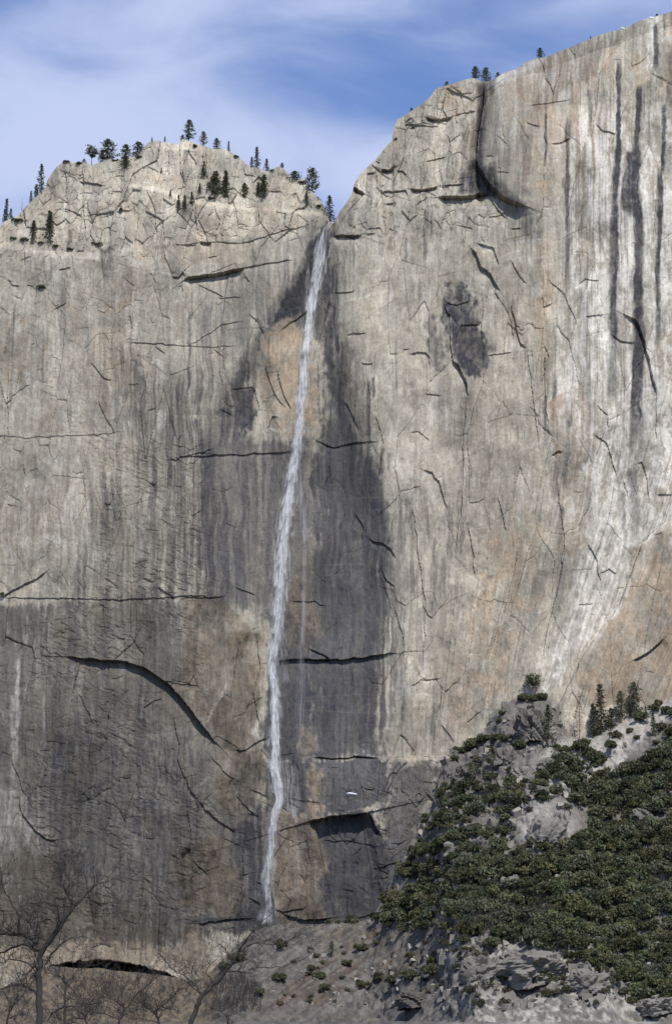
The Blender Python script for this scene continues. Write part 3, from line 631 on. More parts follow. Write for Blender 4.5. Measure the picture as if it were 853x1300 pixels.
mk = P([(47, 1028), (62, 1028), (62, 1064), (48, 1060)], 2, False) * sstep(.3, .6, SN2); over(dark, mk, dark * .6); add(tan, mk, .3)
# right wall tans
for pts, f, s in [([(703, 510), (711, 505), (714, 560), (712, 600), (705, 605)], 2.5, 1.0), ([(728, 500), (738, 490), (746, 505), (748, 580), (740, 640), (724, 660), (722, 560)], 5, .95), ([(708, 590), (760, 600), (748, 700), (716, 700)], 12, .7), ([(640, 640), (700, 640), (690, 760), (640, 880), (575, 940), (560, 900), (600, 760)], 20, .75), ([(800, 690), (860, 660), (870, 890), (720, 895), (745, 830), (786, 770)], 8, .85),
        ([(670, 300), (712, 300), (716, 370), (700, 430), (680, 430)], 10, .6), ([(724, 220), (745, 220), (742, 330), (725, 340)], 7, .7), ([(640, 90), (720, 70), (780, 60), (780, 200), (730, 260), (680, 240)], 20, .75), ([(800, 60), (828, 50), (826, 110), (806, 120)], 8, .7), ([(845, 20), (870, 20), (870, 120), (846, 120)], 6, .7), ([(830, 380), (870, 380), (870, 640), (836, 640)], 12, .5), ([(650, 395), (668, 400), (668, 440), (654, 420)], 3, .6),
        ([(562, 106), (606, 100), (602, 138), (580, 146), (566, 140)], 6, .7), ([(600, 300), (622, 316), (634, 360), (620, 350)], 3, .5), ([(745, 150), (775, 150), (772, 240), (748, 240)], 12, .5), ([(676, 340), (684, 340), (690, 560), (684, 560)], 4, .6), ([(520, 800), (640, 760), (640, 880), (560, 950), (520, 950)], 30, .35)]:
    T(pts, f, s)
for pts, f, vb in [([(703, 505), (711, 500), (715, 560), (713, 640), (716, 700), (708, 700), (704, 605)], 2.5, .36), ([(726, 500), (738, 490), (748, 505), (750, 580), (742, 650), (736, 720), (716, 700), (720, 600)], 4, .36), ([(686, 330), (694, 340), (698, 470), (690, 480), (684, 420)], 3, .42)]:
    mk = P(pts, f); mk = mk * (.35 + .65 * stk) * sstep(.3, .6, PAT); add(tan, mk, .95); over(dark, mk, dark * .4); over(white, mk, white * .15); tone.append((mk * (.7 + .3 * stk2), vb))
add(tan, sstep(420, 640, U) * sstep(300, 500, V) * .15, 1)
# pale streaks and lichen-free rock
mk = sstep(690, 740, U) * sstep(95, 170, V) * sstep(760, 640, V)
add(white, mk * sstep(.40, .64, PAT + .35 * (stk - .5) + .45 * (PAT2 - .5) + .02), .78)
add(white, P([(735, 430), (835, 400), (840, 660), (790, 760), (700, 850), (690, 830), (740, 740), (760, 600)], 16) * (.1 + .55 * stk * stk2 + .4 * stk + .5 * (PAT2 - .45)), .75)
add(white, P([(748, 640), (850, 640), (812, 690), (780, 770), (730, 830), (700, 890), (690, 880), (735, 780)], 10) * (.25 + .6 * stk2 + .7 * (PAT2 - .45)), .8)
add(white, P([(815, 10), (845, 10), (842, 60), (822, 96), (818, 60)], 5) * stk2, .8)
add(white, P([(620, 104), (650, 86), (690, 72), (692, 78), (650, 104), (624, 112)], 3, False) * (.6 + .4 * PAT2), .9)
for pts, wd, s in [([(762, 68), (760, 100), (758, 160)], 1.8, .9), ([(723, 90), (722, 130)], 1.6, .7), ([(750, 80), (749, 150)], 1.4, .6), ([(820, 180), (822, 300), (820, 460)], 7, .9), ([(824, 420), (822, 600)], 6, .7), ([(726, 540), (714, 600)], 3, .7), ([(738, 690), (730, 760), (716, 860)], 6, .7), ([(770, 500), (776, 640)], 8, .5), ([(770, 250), (768, 380)], 9, .5), ([(850, 180), (850, 330)], 8, .6),
        ([(745, 860), (742, 930)], 5, .5), ([(812, 850), (810, 900)], 6, .4), ([(706, 440), (702, 480)], 5, .5),
        ([(24, 830), (22, 900), (20, 985)], 3, .75), ([(18, 880), (16, 1000)], 3.5, .6), ([(57, 880), (55, 940)], 2, .6), ([(92, 840), (92, 900)], 3, .4), ([(66, 780), (64, 850)], 4, .35), ([(30, 600), (28, 720)], 4, .3), ([(60, 600), (57, 720)], 3, .4), ([(114, 640), (112, 720)], 2.5, .4), ([(50, 1000), (50, 1090)], 1.4, .6), ([(14, 1000), (12, 1060)], 3, .5),
        ([(130, 1100), (130, 1190)], 1.6, .45), ([(190, 1110), (191, 1190)], 1.4, .5), ([(564, 280), (562, 345)], 2.5, .5), ([(570, 400), (574, 440), (576, 460)], 2.6, .65), ([(553, 500), (545, 545)], 4, .4), ([(520, 560), (518, 640)], 8, .35), ([(535, 780), (540, 900)], 8, .3),
        ([(430, 384), (462, 378), (490, 370), (520, 366), (560, 363)], 1.5, .8), ([(640, 312), (672, 306), (700, 304)], 1.5, .7), ([(615, 336), (640, 326), (668, 316)], 1.2, .6), ([(672, 330), (700, 325)], 1.2, .6), ([(672, 338), (700, 337)], .8, .5), ([(520, 367), (560, 364), (600, 368)], 1, .4), ([(450, 632), (500, 632), (560, 634)], 1, .35), ([(460, 647), (510, 648)], .9, .2), ([(445, 665), (500, 718)], .9, .25),
        ([(400, 717), (490, 716)], .8, .25), ([(400, 731), (455, 729)], .8, .2), ([(380, 886), (490, 880)], .8, .15), ([(380, 902), (480, 906)], .8, .2), ([(270, 900), (280, 885), (296, 850)], 2.2, .8), ([(262, 922), (272, 898)], 2, .6), ([(250, 1000), (268, 985)], 3, .4)]:
    mk = S(pts, wd); mk = mk * np.clip(.25 + 1.1 * sstep(.3, .7, .6 * PAT2 + .4 * SN2), 0, 1); add(white, mk, s * .62); over(dark, np.clip(mk * s * .8, 0, 1), dark * .45)
# bluish grey film on wet or sheltered rock
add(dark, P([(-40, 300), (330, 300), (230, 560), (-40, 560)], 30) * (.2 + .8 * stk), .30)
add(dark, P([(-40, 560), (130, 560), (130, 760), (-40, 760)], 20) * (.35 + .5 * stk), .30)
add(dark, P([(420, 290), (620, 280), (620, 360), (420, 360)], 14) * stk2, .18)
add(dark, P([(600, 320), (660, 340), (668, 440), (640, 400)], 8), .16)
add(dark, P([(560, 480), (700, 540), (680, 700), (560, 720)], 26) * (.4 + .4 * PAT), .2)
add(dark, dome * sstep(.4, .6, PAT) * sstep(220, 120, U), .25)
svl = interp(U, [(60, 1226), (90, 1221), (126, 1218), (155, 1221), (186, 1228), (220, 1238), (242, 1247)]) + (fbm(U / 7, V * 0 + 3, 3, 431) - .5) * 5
add(dark, sstep(.5, 2, V - svl) * sstep(62, 80, U) * sstep(246, 238, U), 1)  # slot interior painted dark: its deep shade is put into the colour
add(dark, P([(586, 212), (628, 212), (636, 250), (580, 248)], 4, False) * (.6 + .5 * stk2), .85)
add(dark, upright * sstep(.48, .66, SN) * sstep(.4, .6, PAT), .5)
wet[:] = np.clip(alc * .5 * dark + foot * .4, 0, 1)
# lichen mottling, tone per block, darker joints; set-back rock darker
bright += (.10 * h2 + .10 * h1) * (.35 + 1.1 * dome + .6 * upright)
bright += .09 * h4 * (1 - .7 * alc)
bright += .30 * (fbm(U / 55 + .6 * wu, V / 70 + .6 * wv, 4, 437, .6) - .5) + 0.34 * (PAT - .5) + .24 * (PAT2 - .5) + .14 * (SN2 - .5) + .10 * (SN - .5) + 0.05 * dome - .05 * (1 - sstep(0, .09, e1)) * (dome * .6 + .2)
bright += 0.06 * sstep(0.5, -0.5, D) - .03
bright -= .06 * (stk2 - .5) * left_wall
slab_b = P([(800, 690), (860, 660), (870, 890), (720, 895), (745, 830), (786, 770)], 6)
tone.append((slab_b * (.6 + .6 * PAT), .36))
low = P([(-60, 764), (285, 762), (335, 800), (345, 960), (330, 1190), (-60, 1200), (-80, 900)], 14)
bright -= .085 * low
for mk, vb in tone:
    if vb == .36: over(white, mk, white * .3)
for mk, vb in tone: over(bright, mk, bright - .5 + vb)
ones = np.ones(U.shape, F32)
stain_shade = np.stack([np.clip(dark, 0, 1), np.clip(tan, 0, 1), np.clip(white, 0, 1), ones], 1)
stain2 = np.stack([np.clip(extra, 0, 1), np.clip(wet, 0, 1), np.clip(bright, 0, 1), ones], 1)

# plateau behind the rim
Yg = Y.reshape(shape)
back = np.concatenate([[0.8, 1.8, 3.2, 5, 7.5, 11], np.geomspace(16, 700, 20)])
XB = np.broadcast_to(xs, (len(back), len(xs))); 
YB = Yg[-1][None, :] + back[:, None]
ZB = zr[None, :] + 0.10 * np.minimum(back, 250)[:, None] + (fbm(XB / 12, YB / 12, 3, 5) - .5) * np.minimum(back, 6)[:, None] * 0.35
XX = np.concatenate([X, XB]); YY = np.concatenate([Yg, YB]); ZZ = np.concatenate([Zg, ZB])
nb = XB.size
pal = np.tile(np.array([[.05, .1, .35, 1]], F32), (nb, 1)); pal2 = np.tile(np.array([[.1, 0, .5, 1]], F32), (nb, 1))
stain_shade = np.concatenate([stain_shade, pal]); stain2 = np.concatenate([stain2, pal2])
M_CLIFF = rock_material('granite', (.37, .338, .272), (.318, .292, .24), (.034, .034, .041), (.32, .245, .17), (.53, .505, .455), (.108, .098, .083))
cliff = grid_mesh('cliff', XX, YY, ZZ, M_CLIFF, {'stain_shade': stain_shade, 'stain_tone': stain2}, smooth=False)
cliff['kind'] = 'structure'
C_XYZ = np.stack([XX.ravel(), YY.ravel(), ZZ.ravel()], 1)
C_U, C_V = project(C_XYZ[:, 0], C_XYZ[:, 1], C_XYZ[:, 2])
def near(u, v, PU, PV, XYZ, rad=1.3):
    d2 = (PU - u) ** 2 + (PV - v) ** 2
    ok = np.nonzero(d2 < rad * rad)[0]
    if len(ok) == 0: return XYZ[int(np.argmin(d2))]
    return XYZ[ok[int(np.argmin(XYZ[ok, 1]))]]
def on_cliff(u, v): return near(u, v, C_U, C_V, C_XYZ)
# ------------------------------------------------------------------ talus, rock apron and valley ground
CONTACT = [(-400, 1262), (0, 1256), (60, 1226), (85, 1228), (111, 1230), (126, 1228), (142, 1232), (180, 1235), (220, 1240), (242, 1246), (262, 1240), (285, 1215), (310, 1192), (335, 1177), (360, 1173), (400, 1174), (440, 1171), (470, 1168), (488, 1140), (505, 1112), (532, 1066), (551, 1016), (556, 985), (562, 966),
           (586, 946), (606, 936), (622, 920), (639, 893), (661, 884), (698, 886), (708, 905), (716, 935), (745, 938), (775, 923), (811, 909), (853, 886), (920, 850), (1100, 760), (1400, 700)]
tx = np.arange(-300, 300.1, 0.8)
cy_ = np.zeros(len(tx)); cz_ = np.full(len(tx), 100.0)
for it in range(6):
    dep = (cy_ - CAM[1]) * CP + (cz_ - CAM[2]) * SP
    pu = CX + FPX * tx / dep
    pv = interp(pu, CONTACT)
    b = -(pv - CY) / FPX
    cz_ = CAM[2] + (cy_ - CAM[1]) * (SP + b * CP) / (CP - b * SP)
    cy_ = macro(tx, cz_, 0.0, False) - 3.0
ker = np.exp(-(np.arange(-14, 15) * .8 / 4.0) ** 2); ker /= ker.sum()
cz_ = np.convolve(np.pad(cz_, 14, 'edge'), ker, 'valid'); cy_ = np.convolve(np.pad(cy_, 14, 'edge'), ker, 'valid')
# distance down the slope from the contact line, dense near the top
sd_ = np.concatenate([-np.array([60, 40, 25, 14, 8, 4, 2, 1.0])[:], np.arange(0, 330, 0.8), np.geomspace(331, 1000, 25)])
TX = np.broadcast_to(tx, (len(sd_), len(tx))).copy()
TY = cy_[None, :] - sd_[:, None]
# slope angle: gentle apron in the middle, steep brushy talus at right
grad = interp(tx, [(-300, .36), (-60, .36), (-20, .50), (20, .52), (60, .60), (110, .80), (300, .86)])
down = np.where(sd_ > 0, sd_, 0)[:, None] * grad[None, :]
up_ = np.where(sd_ < 0, -sd_, 0)[:, None] * 0.15
TZ = cz_[None, :] - down - up_
NXc = TX + 0.5 * TZ; NYc = TY - 0.5 * TZ
n1 = fbm(NXc / 34, NYc / 34, 4, 201) - .5; n2 = fbm(NXc / 9, NYc / 9, 4, 207) - .5; n3 = fbm(NXc / 2.6, NYc / 2.6, 3, 213) - .5
amt = sstep(0, 18, sd_)[:, None]
TU0, TV0 = project(TX, TY, TZ)
slab = poly_mask(TU0.ravel(), TV0.ravel(), [(285, 1205), (330, 1178), (440, 1172), (560, 1180), (480, 1230), (420, 1290), (200, 1320), (240, 1250)], 14).reshape(TX.shape)
hb, eb = facets((NXc + 4 * n2 * 6) / 9, NYc / 11 + 4 * n1, 301); hb2, eb2 = facets(NXc / 3.6, NYc / 4.4, 311)
H = amt * (8 * n1 * (1 - .5 * slab) + 4.5 * n2 * (1 - .55 * slab)) + 1.6 * n3 * (1 - .6 * slab) * sstep(-2, 3, sd_)[:, None]
H = H + amt * (2.6 * hb + 1.1 * hb2) * (1 - .55 * slab)
# smooth exfoliation ribs running down to the left on the apron
H += slab * amt * 2.2 * (ridged((TX * .5 - TY * .9) / 16, (TX + TY) / 70, 3, 219) - .5)
gxn = np.clip(np.gradient(TZ, axis=1) / .8, -3, 3); gyn = np.broadcast_to(grad[None, :], TZ.shape)
nl = np.sqrt(gxn ** 2 + gyn ** 2 + 1)
TX = TX - H * gxn / nl; TY = TY - H * gyn / nl; TZ = TZ + H / nl
ground_z = 0.020 * np.clip(TY + 1300, 0, 1300) - 0.6 + 1.2 * n1
lower = sstep(60, 200, sd_)[:, None]
TZ = np.where(sd_[:, None] > 0, np.maximum(TZ, ground_z), TZ)
TU, TV = project(TX, TY, TZ)
tu = TU.ravel(); tv = TV.ravel()
tw = (fbm(tu / 14, tv / 10, 4, 231) - .5) * 14; tw2 = (fbm(tu / 14, tv / 10, 4, 237) - .5) * 10
uw = tu + tw; vw = tv + tw2
td = np.zeros(tu.shape, F32); tt_ = np.zeros(tu.shape, F32); twh = np.zeros(tu.shape, F32); tex = np.zeros(tu.shape, F32)
pat = fbm(tu / 9, tv / 6, 4, 241, .6); pat2 = fbm(tu / 3, tv / 2.4, 3, 247, .6)
diag = fbm((tu * .55 + tv * .84) / 3.0, (tu - tv) / 60, 3, 251)
add(td, poly_mask(uw, vw, [(280, 1160), (620, 1165), (640, 1240), (560, 1330), (180, 1330), (240, 1240)], 16) * (.48 + .5 * (pat - .5) + 1.0 * (diag - .5)), .80)
add(tt_, poly_mask(uw, vw, [(400, 1174), (560, 1180), (520, 1230), (380, 1280), (300, 1290), (400, 1230)], 10) * sstep(.5, .7, diag), .9)
add(tex, poly_mask(uw, vw, [(360, 1225), (470, 1215), (440, 1260), (330, 1290)], 10) * sstep(.48, .62, diag), .8)
add(tt_, poly_mask(uw, vw, [(-300, 1180), (290, 1225), (260, 1330), (-300, 1340)], 8) * (.6 + .4 * pat), .95)
add(td, poly_mask(uw, vw, [(-300, 1180), (290, 1225), (260, 1330), (-300, 1340)], 8) * (.4 + .4 * pat), .75)
add(twh, poly_mask(uw, vw, [(690, 945), (745, 930), (860, 880), (860, 905), (790, 960), (760, 990), (700, 1000), (690, 970)], 6) * (.5 + .6 * pat), .95)
add(twh, poly_mask(uw, vw, [(740, 960), (800, 930), (790, 980), (750, 1005), (735, 1015)], 5), .9)
add(twh, poly_mask(uw, vw, [(655, 1030), (690, 1010), (735, 1040), (715, 1070), (680, 1085), (655, 1060)], 8), .55)
add(twh, poly_mask(uw, vw, [(560, 1190), (700, 1205), (780, 1210), (860, 1250), (860, 1340), (560, 1330)], 12) * sstep(.42, .6, pat), .8)
add(td, poly_mask(uw, vw, [(590, 940), (700, 890), (712, 930), (640, 980), (570, 1040), (500, 1130)], 14) * sstep(.35, .65, pat), .5)
td = np.clip(td + .35 * sstep(.45, .62, fbm(tu / 5, tv / 5, 3, 261)) * (1 - twh), 0, .9)
tbr = .48 + .22 * (pat2 - .5) + .16 * (pat - .5)
o1 = np.ones(tu.shape, F32)
M_TALUS = rock_material('talus', (.13, .12, .107), (.175, .162, .145), (.045, .043, .042), (.22, .165, .10), (.33, .315, .28), (.12, .075, .055))
talus = grid_mesh('terrain', TX, TY, TZ, M_TALUS, {'stain_shade': np.stack([td, np.clip(tt_, 0, 1), np.clip(twh, 0, 1), o1], 1), 'stain_tone': np.stack([tex, 0 * o1, np.clip(tbr, 0, 1), o1], 1)})
talus['kind'] = 'structure'
T_XYZ = np.stack([TX.ravel(), TY.ravel(), TZ.ravel()], 1)
def on_talus(u, v): return near(u, v, tu, tv, T_XYZ, 1.6)

# valley floor out to the horizon, one sheet
gx = np.concatenate([-np.geomspace(301, 6000, 22)[::-1], np.linspace(-299, 299, 60), np.geomspace(301, 6000, 22)])
gy = np.concatenate([-1300 - np.geomspace(40, 5000, 20)[::-1], np.linspace(-1330, -420, 110), np.linspace(-410, 30, 30)])
GX, GY = np.meshgrid(gx, gy)
GZ = 0.018 * np.clip(GY + 1300, 0, 1300) - 1.4 + 1.1 * (fbm(GX / 30, GY / 30, 3, 271) - .5)
GZ = GZ - 3.0 * sstep(-420, -380, GY)
near_cam = np.exp(-((GX) ** 2 + (GY + 1300) ** 2) / 60 ** 2)
GZ = GZ * (1 - near_cam) + (-0.0) * near_cam
m_g, t, b = new_mat('meadow_ground')
tc = node(t, 'ShaderNodeTexCoord')
t.links.new(mix(t, noise(t, tc.outputs['Object'], .15, 6), (.11, .10, .055), (.19, .155, .09)), b.inputs['Base Color'])
b.inputs['Roughness'].default_value = .95
ground = grid_mesh('ground', GX, GY, GZ, m_g)
ground['kind'] = 'structure'
def ground_height(x, y):
    i = np.argmin((GX - x) ** 2 + (GY - y) ** 2)
    return float(GZ.ravel()[i])
# ------------------------------------------------------------------ trees and shrubs
def foliage_mat(name, c1, c2, scale=.5, tint=False):
    m, t, b = new_mat(name)
    tc = node(t, 'ShaderNodeTexCoord'); oi = node(t, 'ShaderNodeObjectInfo')
    f = mapr(t, noise(t, tc.outputs['Object'], scale, 3), .35, .65, 0, 1)
    c = mix(t, f, c1, c2)
    c = mix(t, mapr(t, oi.outputs['Random'], 0, 1, 0, .45), c, tuple(v * .62 for v in c1))
    if tint:                                  # every bush of the mass has a green of its own
        at = node(t, 'ShaderNodeAttribute', attribute_name='tint')
        c = mix(t, 1.0, c, at.outputs['Color'], 'MULTIPLY')
    t.links.new(c, b.inputs['Base Color']); b.inputs['Roughness'].default_value = .8
    tr = node(t, 'ShaderNodeBsdfTranslucent'); t.links.new(c, tr.inputs[0])
    mx = node(t, 'ShaderNodeMixShader'); mx.inputs[0].default_value = .25
    t.links.new(b.outputs[0], mx.inputs[1]); t.links.new(tr.outputs[0], mx.inputs[2]); t.links.new(mx.outputs[0], t.nodes['Material Output'].inputs[0])
    return m
M_FIR = foliage_mat('fir_needles', (.07, .082, .052), (.12, .132, .08))
M_PINE = foliage_mat('pine_needles', (.085, .098, .052), (.14, .15, .075))
M_OAK = foliage_mat('oak_leaves', (.085, .092, .052), (.14, .145, .08), .12)
M_BRUSH = foliage_mat('brush_leaves', (.080, .088, .048), (.130, .136, .074), .12, True)
M_OLIVE = foliage_mat('manzanita_leaves', (.10, .10, .06), (.15, .145, .095))
M_SAGE = foliage_mat('sage_leaves', (.095, .09, .06), (.15, .14, .10), .3, True)
M_DEADN = foliage_mat('dead_needles', (.15, .085, .055), (.21, .13, .09))
M_TWIG = foliage_mat('grey_twigs', (.10, .09, .085), (.16, .145, .13))
def bark(name, c1, c2):
    m, t, b = new_mat(name)
    tc = node(t, 'ShaderNodeTexCoord'); mp = node(t, 'ShaderNodeMapping'); mp.inputs['Scale'].default_value = (6, 6, 1.2)
    t.links.new(tc.outputs['Object'], mp.inputs[0])
    t.links.new(mix(t, noise(t, mp.outputs[0], 2, 5), c1, c2), b.inputs['Base Color']); b.inputs['Roughness'].default_value = .9
    return m
M_BARK = bark('conifer_bark', (.07, .05, .035), (.17, .12, .085))
M_RBARK = bark('red_bark', (.14, .07, .04), (.26, .14, .09))
M_GBARK = bark('grey_bark', (.13, .12, .11), (.24, .22, .20))
M_DARKBARK = bark('oak_bark', (.022, .020, .019), (.06, .055, .05))

def tube(vs, fs, pts, rad, sides=5):
    """a tapered tube along pts appended to vertex / face lists"""
    base = len(vs); n = len(pts)
    for i, p in enumerate(pts):
        a = pts[max(i - 1, 0)]; c = pts[min(i + 1, n - 1)]
        d = (np.array(c) - np.array(a)); d = d / (np.linalg.norm(d) + 1e-9)
        u = np.cross(d, (0.3, 0.9, 0.31)); u /= np.linalg.norm(u) + 1e-9; v_ = np.cross(d, u)
        for k in range(sides):
            an = 2 * math.pi * k / sides
            vs.append(np.array(p) + rad[i] * (math.cos(an) * u + math.sin(an) * v_))
    for i in range(n - 1):
        for k in range(sides):
            k2 = (k + 1) % sides
            fs.append((base + i * sides + k, base + i * sides + k2, base + (i + 1) * sides + k2, base + (i + 1) * sides + k))
def cards(rng, cen, size, stretch=None):
    """random leaf-clump quads round the given centres"""
    n = len(cen)
    a = rng.normal(size=(n, 3)); a /= np.linalg.norm(a, axis=1)[:, None]
    c = rng.normal(size=(n, 3)); b = np.cross(a, c); b /= np.linalg.norm(b, axis=1)[:, None]
    s = (size * rng.uniform(.6, 1.3, n))[:, None]
    if stretch is not None: a = a * .55 + stretch * .9
    v = np.stack([cen - a * s - b * s * .55, cen + a * s * .2 - b * s * .7, cen + a * s + b * s * .3, cen - a * s * .1 + b * s * .7], 1).reshape(-1, 3)
    return v, np.arange(4 * n).reshape(n, 4)
def conifer(kind, seed):
    """unit-height conifer standing on the origin: returns (trunk verts, faces), (crown verts, faces)"""
    rng = np.random.default_rng(seed)
    tv, tf = [], []
    lean = rng.normal(0, .012, 2)
    path = [np.array([lean[0] * math.sin(2.2 * t), lean[1] * math.sin(2.6 * t), t * (.97 if kind != 'flat' else .9)]) for t in np.linspace(-.04, 1, 9)]
    r0 = {'fir': .016, 'pine': .02, 'flat': .024, 'dead': .013, 'snag': .015, 'bushy': .02}[kind]
    tube(tv, tf, path, [r0 * (1 - .88 * i / 8) for i in range(9)], 6)
    cen = []; dirs = []
    lo = {'fir': .08, 'pine': .25, 'flat': .55, 'dead': .25, 'snag': .35, 'bushy': .04}[kind]
    wid = {'fir': .155, 'pine': .19, 'flat': .30, 'dead': .12, 'snag': .10, 'bushy': .26}[kind] * rng.uniform(.88, 1.12)
    nb = {'fir': 78, 'pine': 46, 'flat': 30, 'dead': 40, 'snag': 20, 'bushy': 62}[kind]
    gap = rng.uniform(0, 2 * math.pi)
    for k in range(nb):
        t = lo + (1 - lo) * (k + rng.uniform(0, 1)) / nb
        s = (t - lo) / (1 - lo)
        prof = {'fir': (1 - s) ** .8 * (.55 + .45 * min(1, s / .12)), 'pine': (1 - s ** 2.2) ** .9 * (.5 + .5 * min(1, s / .25)), 'flat': (1 - (1 - s) ** 2) * (1.05 - .35 * s), 'dead': (1 - s) ** .7 + .05, 'snag': (1 - s) ** .6 + .05, 'bushy': (1 - s ** 2.2) ** .7}[kind]
        ln = wid * prof * rng.uniform(.55, 1.15) + .012
        an = k * 2.4 + rng.normal(0, .5)
        if kind in ('fir', 'pine') and abs((an - gap + math.pi) % (2 * math.pi) - math.pi) < .45: ln *= .55
        droop = {'fir': -.28, 'pine': .10, 'flat': .15, 'dead': -.1, 'snag': -.05, 'bushy': .25}[kind] + rng.normal(0, .1)
        p0 = np.array([0, 0, t]); d = np.array([math.cos(an), math.sin(an), droop])
        tip = p0 + d * ln
        tube(tv, tf, [p0, p0 + d * ln * .55 + (0, 0, .01), tip], [r0 * .28 * (1.1 - s), r0 * .18, r0 * .06], 3)
        if kind == 'snag': continue
        m = {'fir': 13, 'pine': 20, 'flat': 26, 'dead': 7, 'bushy': 18}[kind]
        for q in range(m):
            f = (.12 if kind in ('fir', 'bushy') else .45) + (.88 if kind in ('fir', 'bushy') else .55) * rng.random() ** .8
            sp = .030 if kind == 'fir' else .042
            cen.append(p0 + d * ln * f + rng.normal(0, 1, 3) * np.array([sp, sp, sp * .5]) * (.5 + ln * 3)); dirs.append(d)
    if kind == 'fir':
        for q in range(40): cen.append(np.array([0, 0, rng.uniform(.86, 1.0)]) + rng.normal(0, .008, 3)); dirs.append(np.array([0, 0, 1.0]))
    if cen:
        cen = np.array(cen); dirs = np.array(dirs)
        cv, cf = cards(rng, cen, {'fir': .021, 'pine': .026, 'flat': .034, 'dead': .014, 'bushy': .03}[kind], dirs * .6)
    else: cv, cf = None, None
    return (np.array(tv), tf), (cv, cf)
PROTO = {}
def tree_meshes(kind, variant):
    key = (kind, variant)
    if key not in PROTO:
        (tv, tf), (cv, cf) = conifer(kind, 900 + 17 * variant + 101 * ['fir', 'pine', 'flat', 'dead', 'snag', 'bushy'].index(kind))
        bm_ = {'fir': M_BARK, 'pine': M_BARK, 'flat': M_RBARK, 'dead': M_RBARK, 'snag': M_GBARK, 'bushy': M_BARK}[kind]
        fm = {'fir': M_FIR, 'pine': M_PINE, 'flat': M_PINE, 'dead': M_DEADN, 'bushy': M_FIR}.get(kind)
        t = mesh_obj('trunk', tv, np.array(tf), bm_, smooth=True)
        c = mesh_obj('crown', cv, cf, fm) if cv is not None else None
        PROTO[key] = (t.data, c.data if c else None)
        bpy.data.objects.remove(t)
        if c: bpy.data.objects.remove(c)
    return PROTO[key]
NAMES = {'fir': 'fir_tree', 'pine': 'pine_tree', 'flat': 'flat_topped_pine', 'dead': 'dead_pine', 'snag': 'bare_snag', 'bushy': 'bushy_conifer'}
CATS = {'fir': 'fir tree', 'pine': 'pine tree', 'flat': 'pine tree', 'dead': 'dead tree', 'snag': 'dead tree', 'bushy': 'conifer'}
trng = random.Random(5)
tcount = 0
def tree(kind, px, base, top, label, where='cliff', group=None, widen=1.0, back=1.5):
    global tcount
    tcount += 1
    p = on_cliff(px, base) if where == 'cliff' else on_talus(px, base)
    dist = float(np.dot(p - CAM, (0, CP, SP)))
    h = (base - top) / FPX * dist / CP * 1.02
    e = bpy.data.objects.new(NAMES[kind], None); scene.collection.objects.link(e)
    e.empty_display_size = .5
    e.location = (p[0], p[1] + back, p[2] - .3)
    e.rotation_euler = (0, 0, trng.uniform(0, 6.28))
    e.scale = (h * widen, h * widen, h)
    tag(e, label, CATS[kind], group)
    tm, cm_ = tree_meshes(kind, tcount % 4)
    for nm, me in (('trunk', tm), ('crown', cm_)):
        if me is None: continue
        o = bpy.data.objects.new(nm, me); scene.collection.objects.link(o); o.parent = e
    return e
GL, GD, GR, GS = 'conifers along the left skyline', 'conifers on the ledges of the left dome', 'conifers along the right skyline', 'conifers on the talus slope'
for kind, px, b_, t_, lab, wd in [
    ('fir', 7, 281, 248, 'tall hazy fir at the far left end of the skyline', 1), ('fir', 2, 282, 262, 'short fir cut by the left picture edge', 1), ('fir', 14, 280, 261, 'small dark fir just right of the tall hazy fir', 1.3),
    ('snag', 26, 274, 248, 'bare grey snag on the far left skyline', 1.3), ('fir', 39, 256, 238, 'small fir left of the dome shoulder, beside the bare snag', 1.2), ('fir', 46, 252, 230, 'medium dark fir touching the foot of the tall dome-shoulder fir', 1.5), ('fir', 52, 249, 204, 'tallest slender fir on the left shoulder of the dome', 1),
    ('flat', 117, 211, 183, 'umbrella-topped pine with a bare reddish trunk on the left rim', 1.25), ('pine', 106, 208, 198, 'little rounded pine left of the umbrella-topped pine', 1.5), ('pine', 135, 206, 173, 'broad airy pine right of the umbrella-topped pine', 1.9), ('pine', 129, 207, 188, 'low dense pine under the broad airy pine', 1.5), ('pine', 160, 204, 179, 'round-headed small pine between the airy pine and the dark juniper', 1.7),
    ('bushy', 175, 198, 176, 'dark squat juniper on the rim left of the dome summit', 1.7), ('fir', 192, 182, 170, 'pale small fir on the rim just right of the squat juniper', 1.2), ('fir', 209, 180, 169, 'tiny spire-shaped fir on the summit of the dome', 1.2), ('pine', 240, 181, 148, 'tallest pine standing on the dome summit', 1.3), ('pine', 231, 179, 168, 'low scrubby pine at the foot of the tallest summit pine', 1.6), ('pine', 258, 186, 163, 'sparse leaning pine right of the tallest summit pine', 1.2),
    ('bushy', 276, 191, 172, 'dense dark conical fir right of the sparse summit pine', 1.1), ('fir', 290, 191, 175, 'faint thin fir right of the dense conical fir', 1.1), ('fir', 326, 214, 182, 'tall slender fir on the rim right of the summit', 1.15), ('fir', 320, 213, 195, 'short fir in front of the tall slender rim fir', 1.4), ('fir', 338, 219, 197, 'medium fir between the tall slender fir and the broad juniper', 1.35),
    ('pine', 358, 213, 203, 'tiny round pine on top of a rim block', 1.6), ('bushy', 373, 231, 214, 'broad flat juniper spreading over the right rim of the dome', 2.2), ('pine', 397, 249, 209, 'big full pine at the right end of the dome rim', 1.35), ('fir', 421, 279, 243, 'full fir standing in the notch beside the lip of the fall', 1.45), ('bushy', 404, 256, 247, 'low bush-like conifer below the big full pine', 1.8)]:
    tree(kind, px, b_, t_, lab, 'cliff', GL, wd, 3.0)
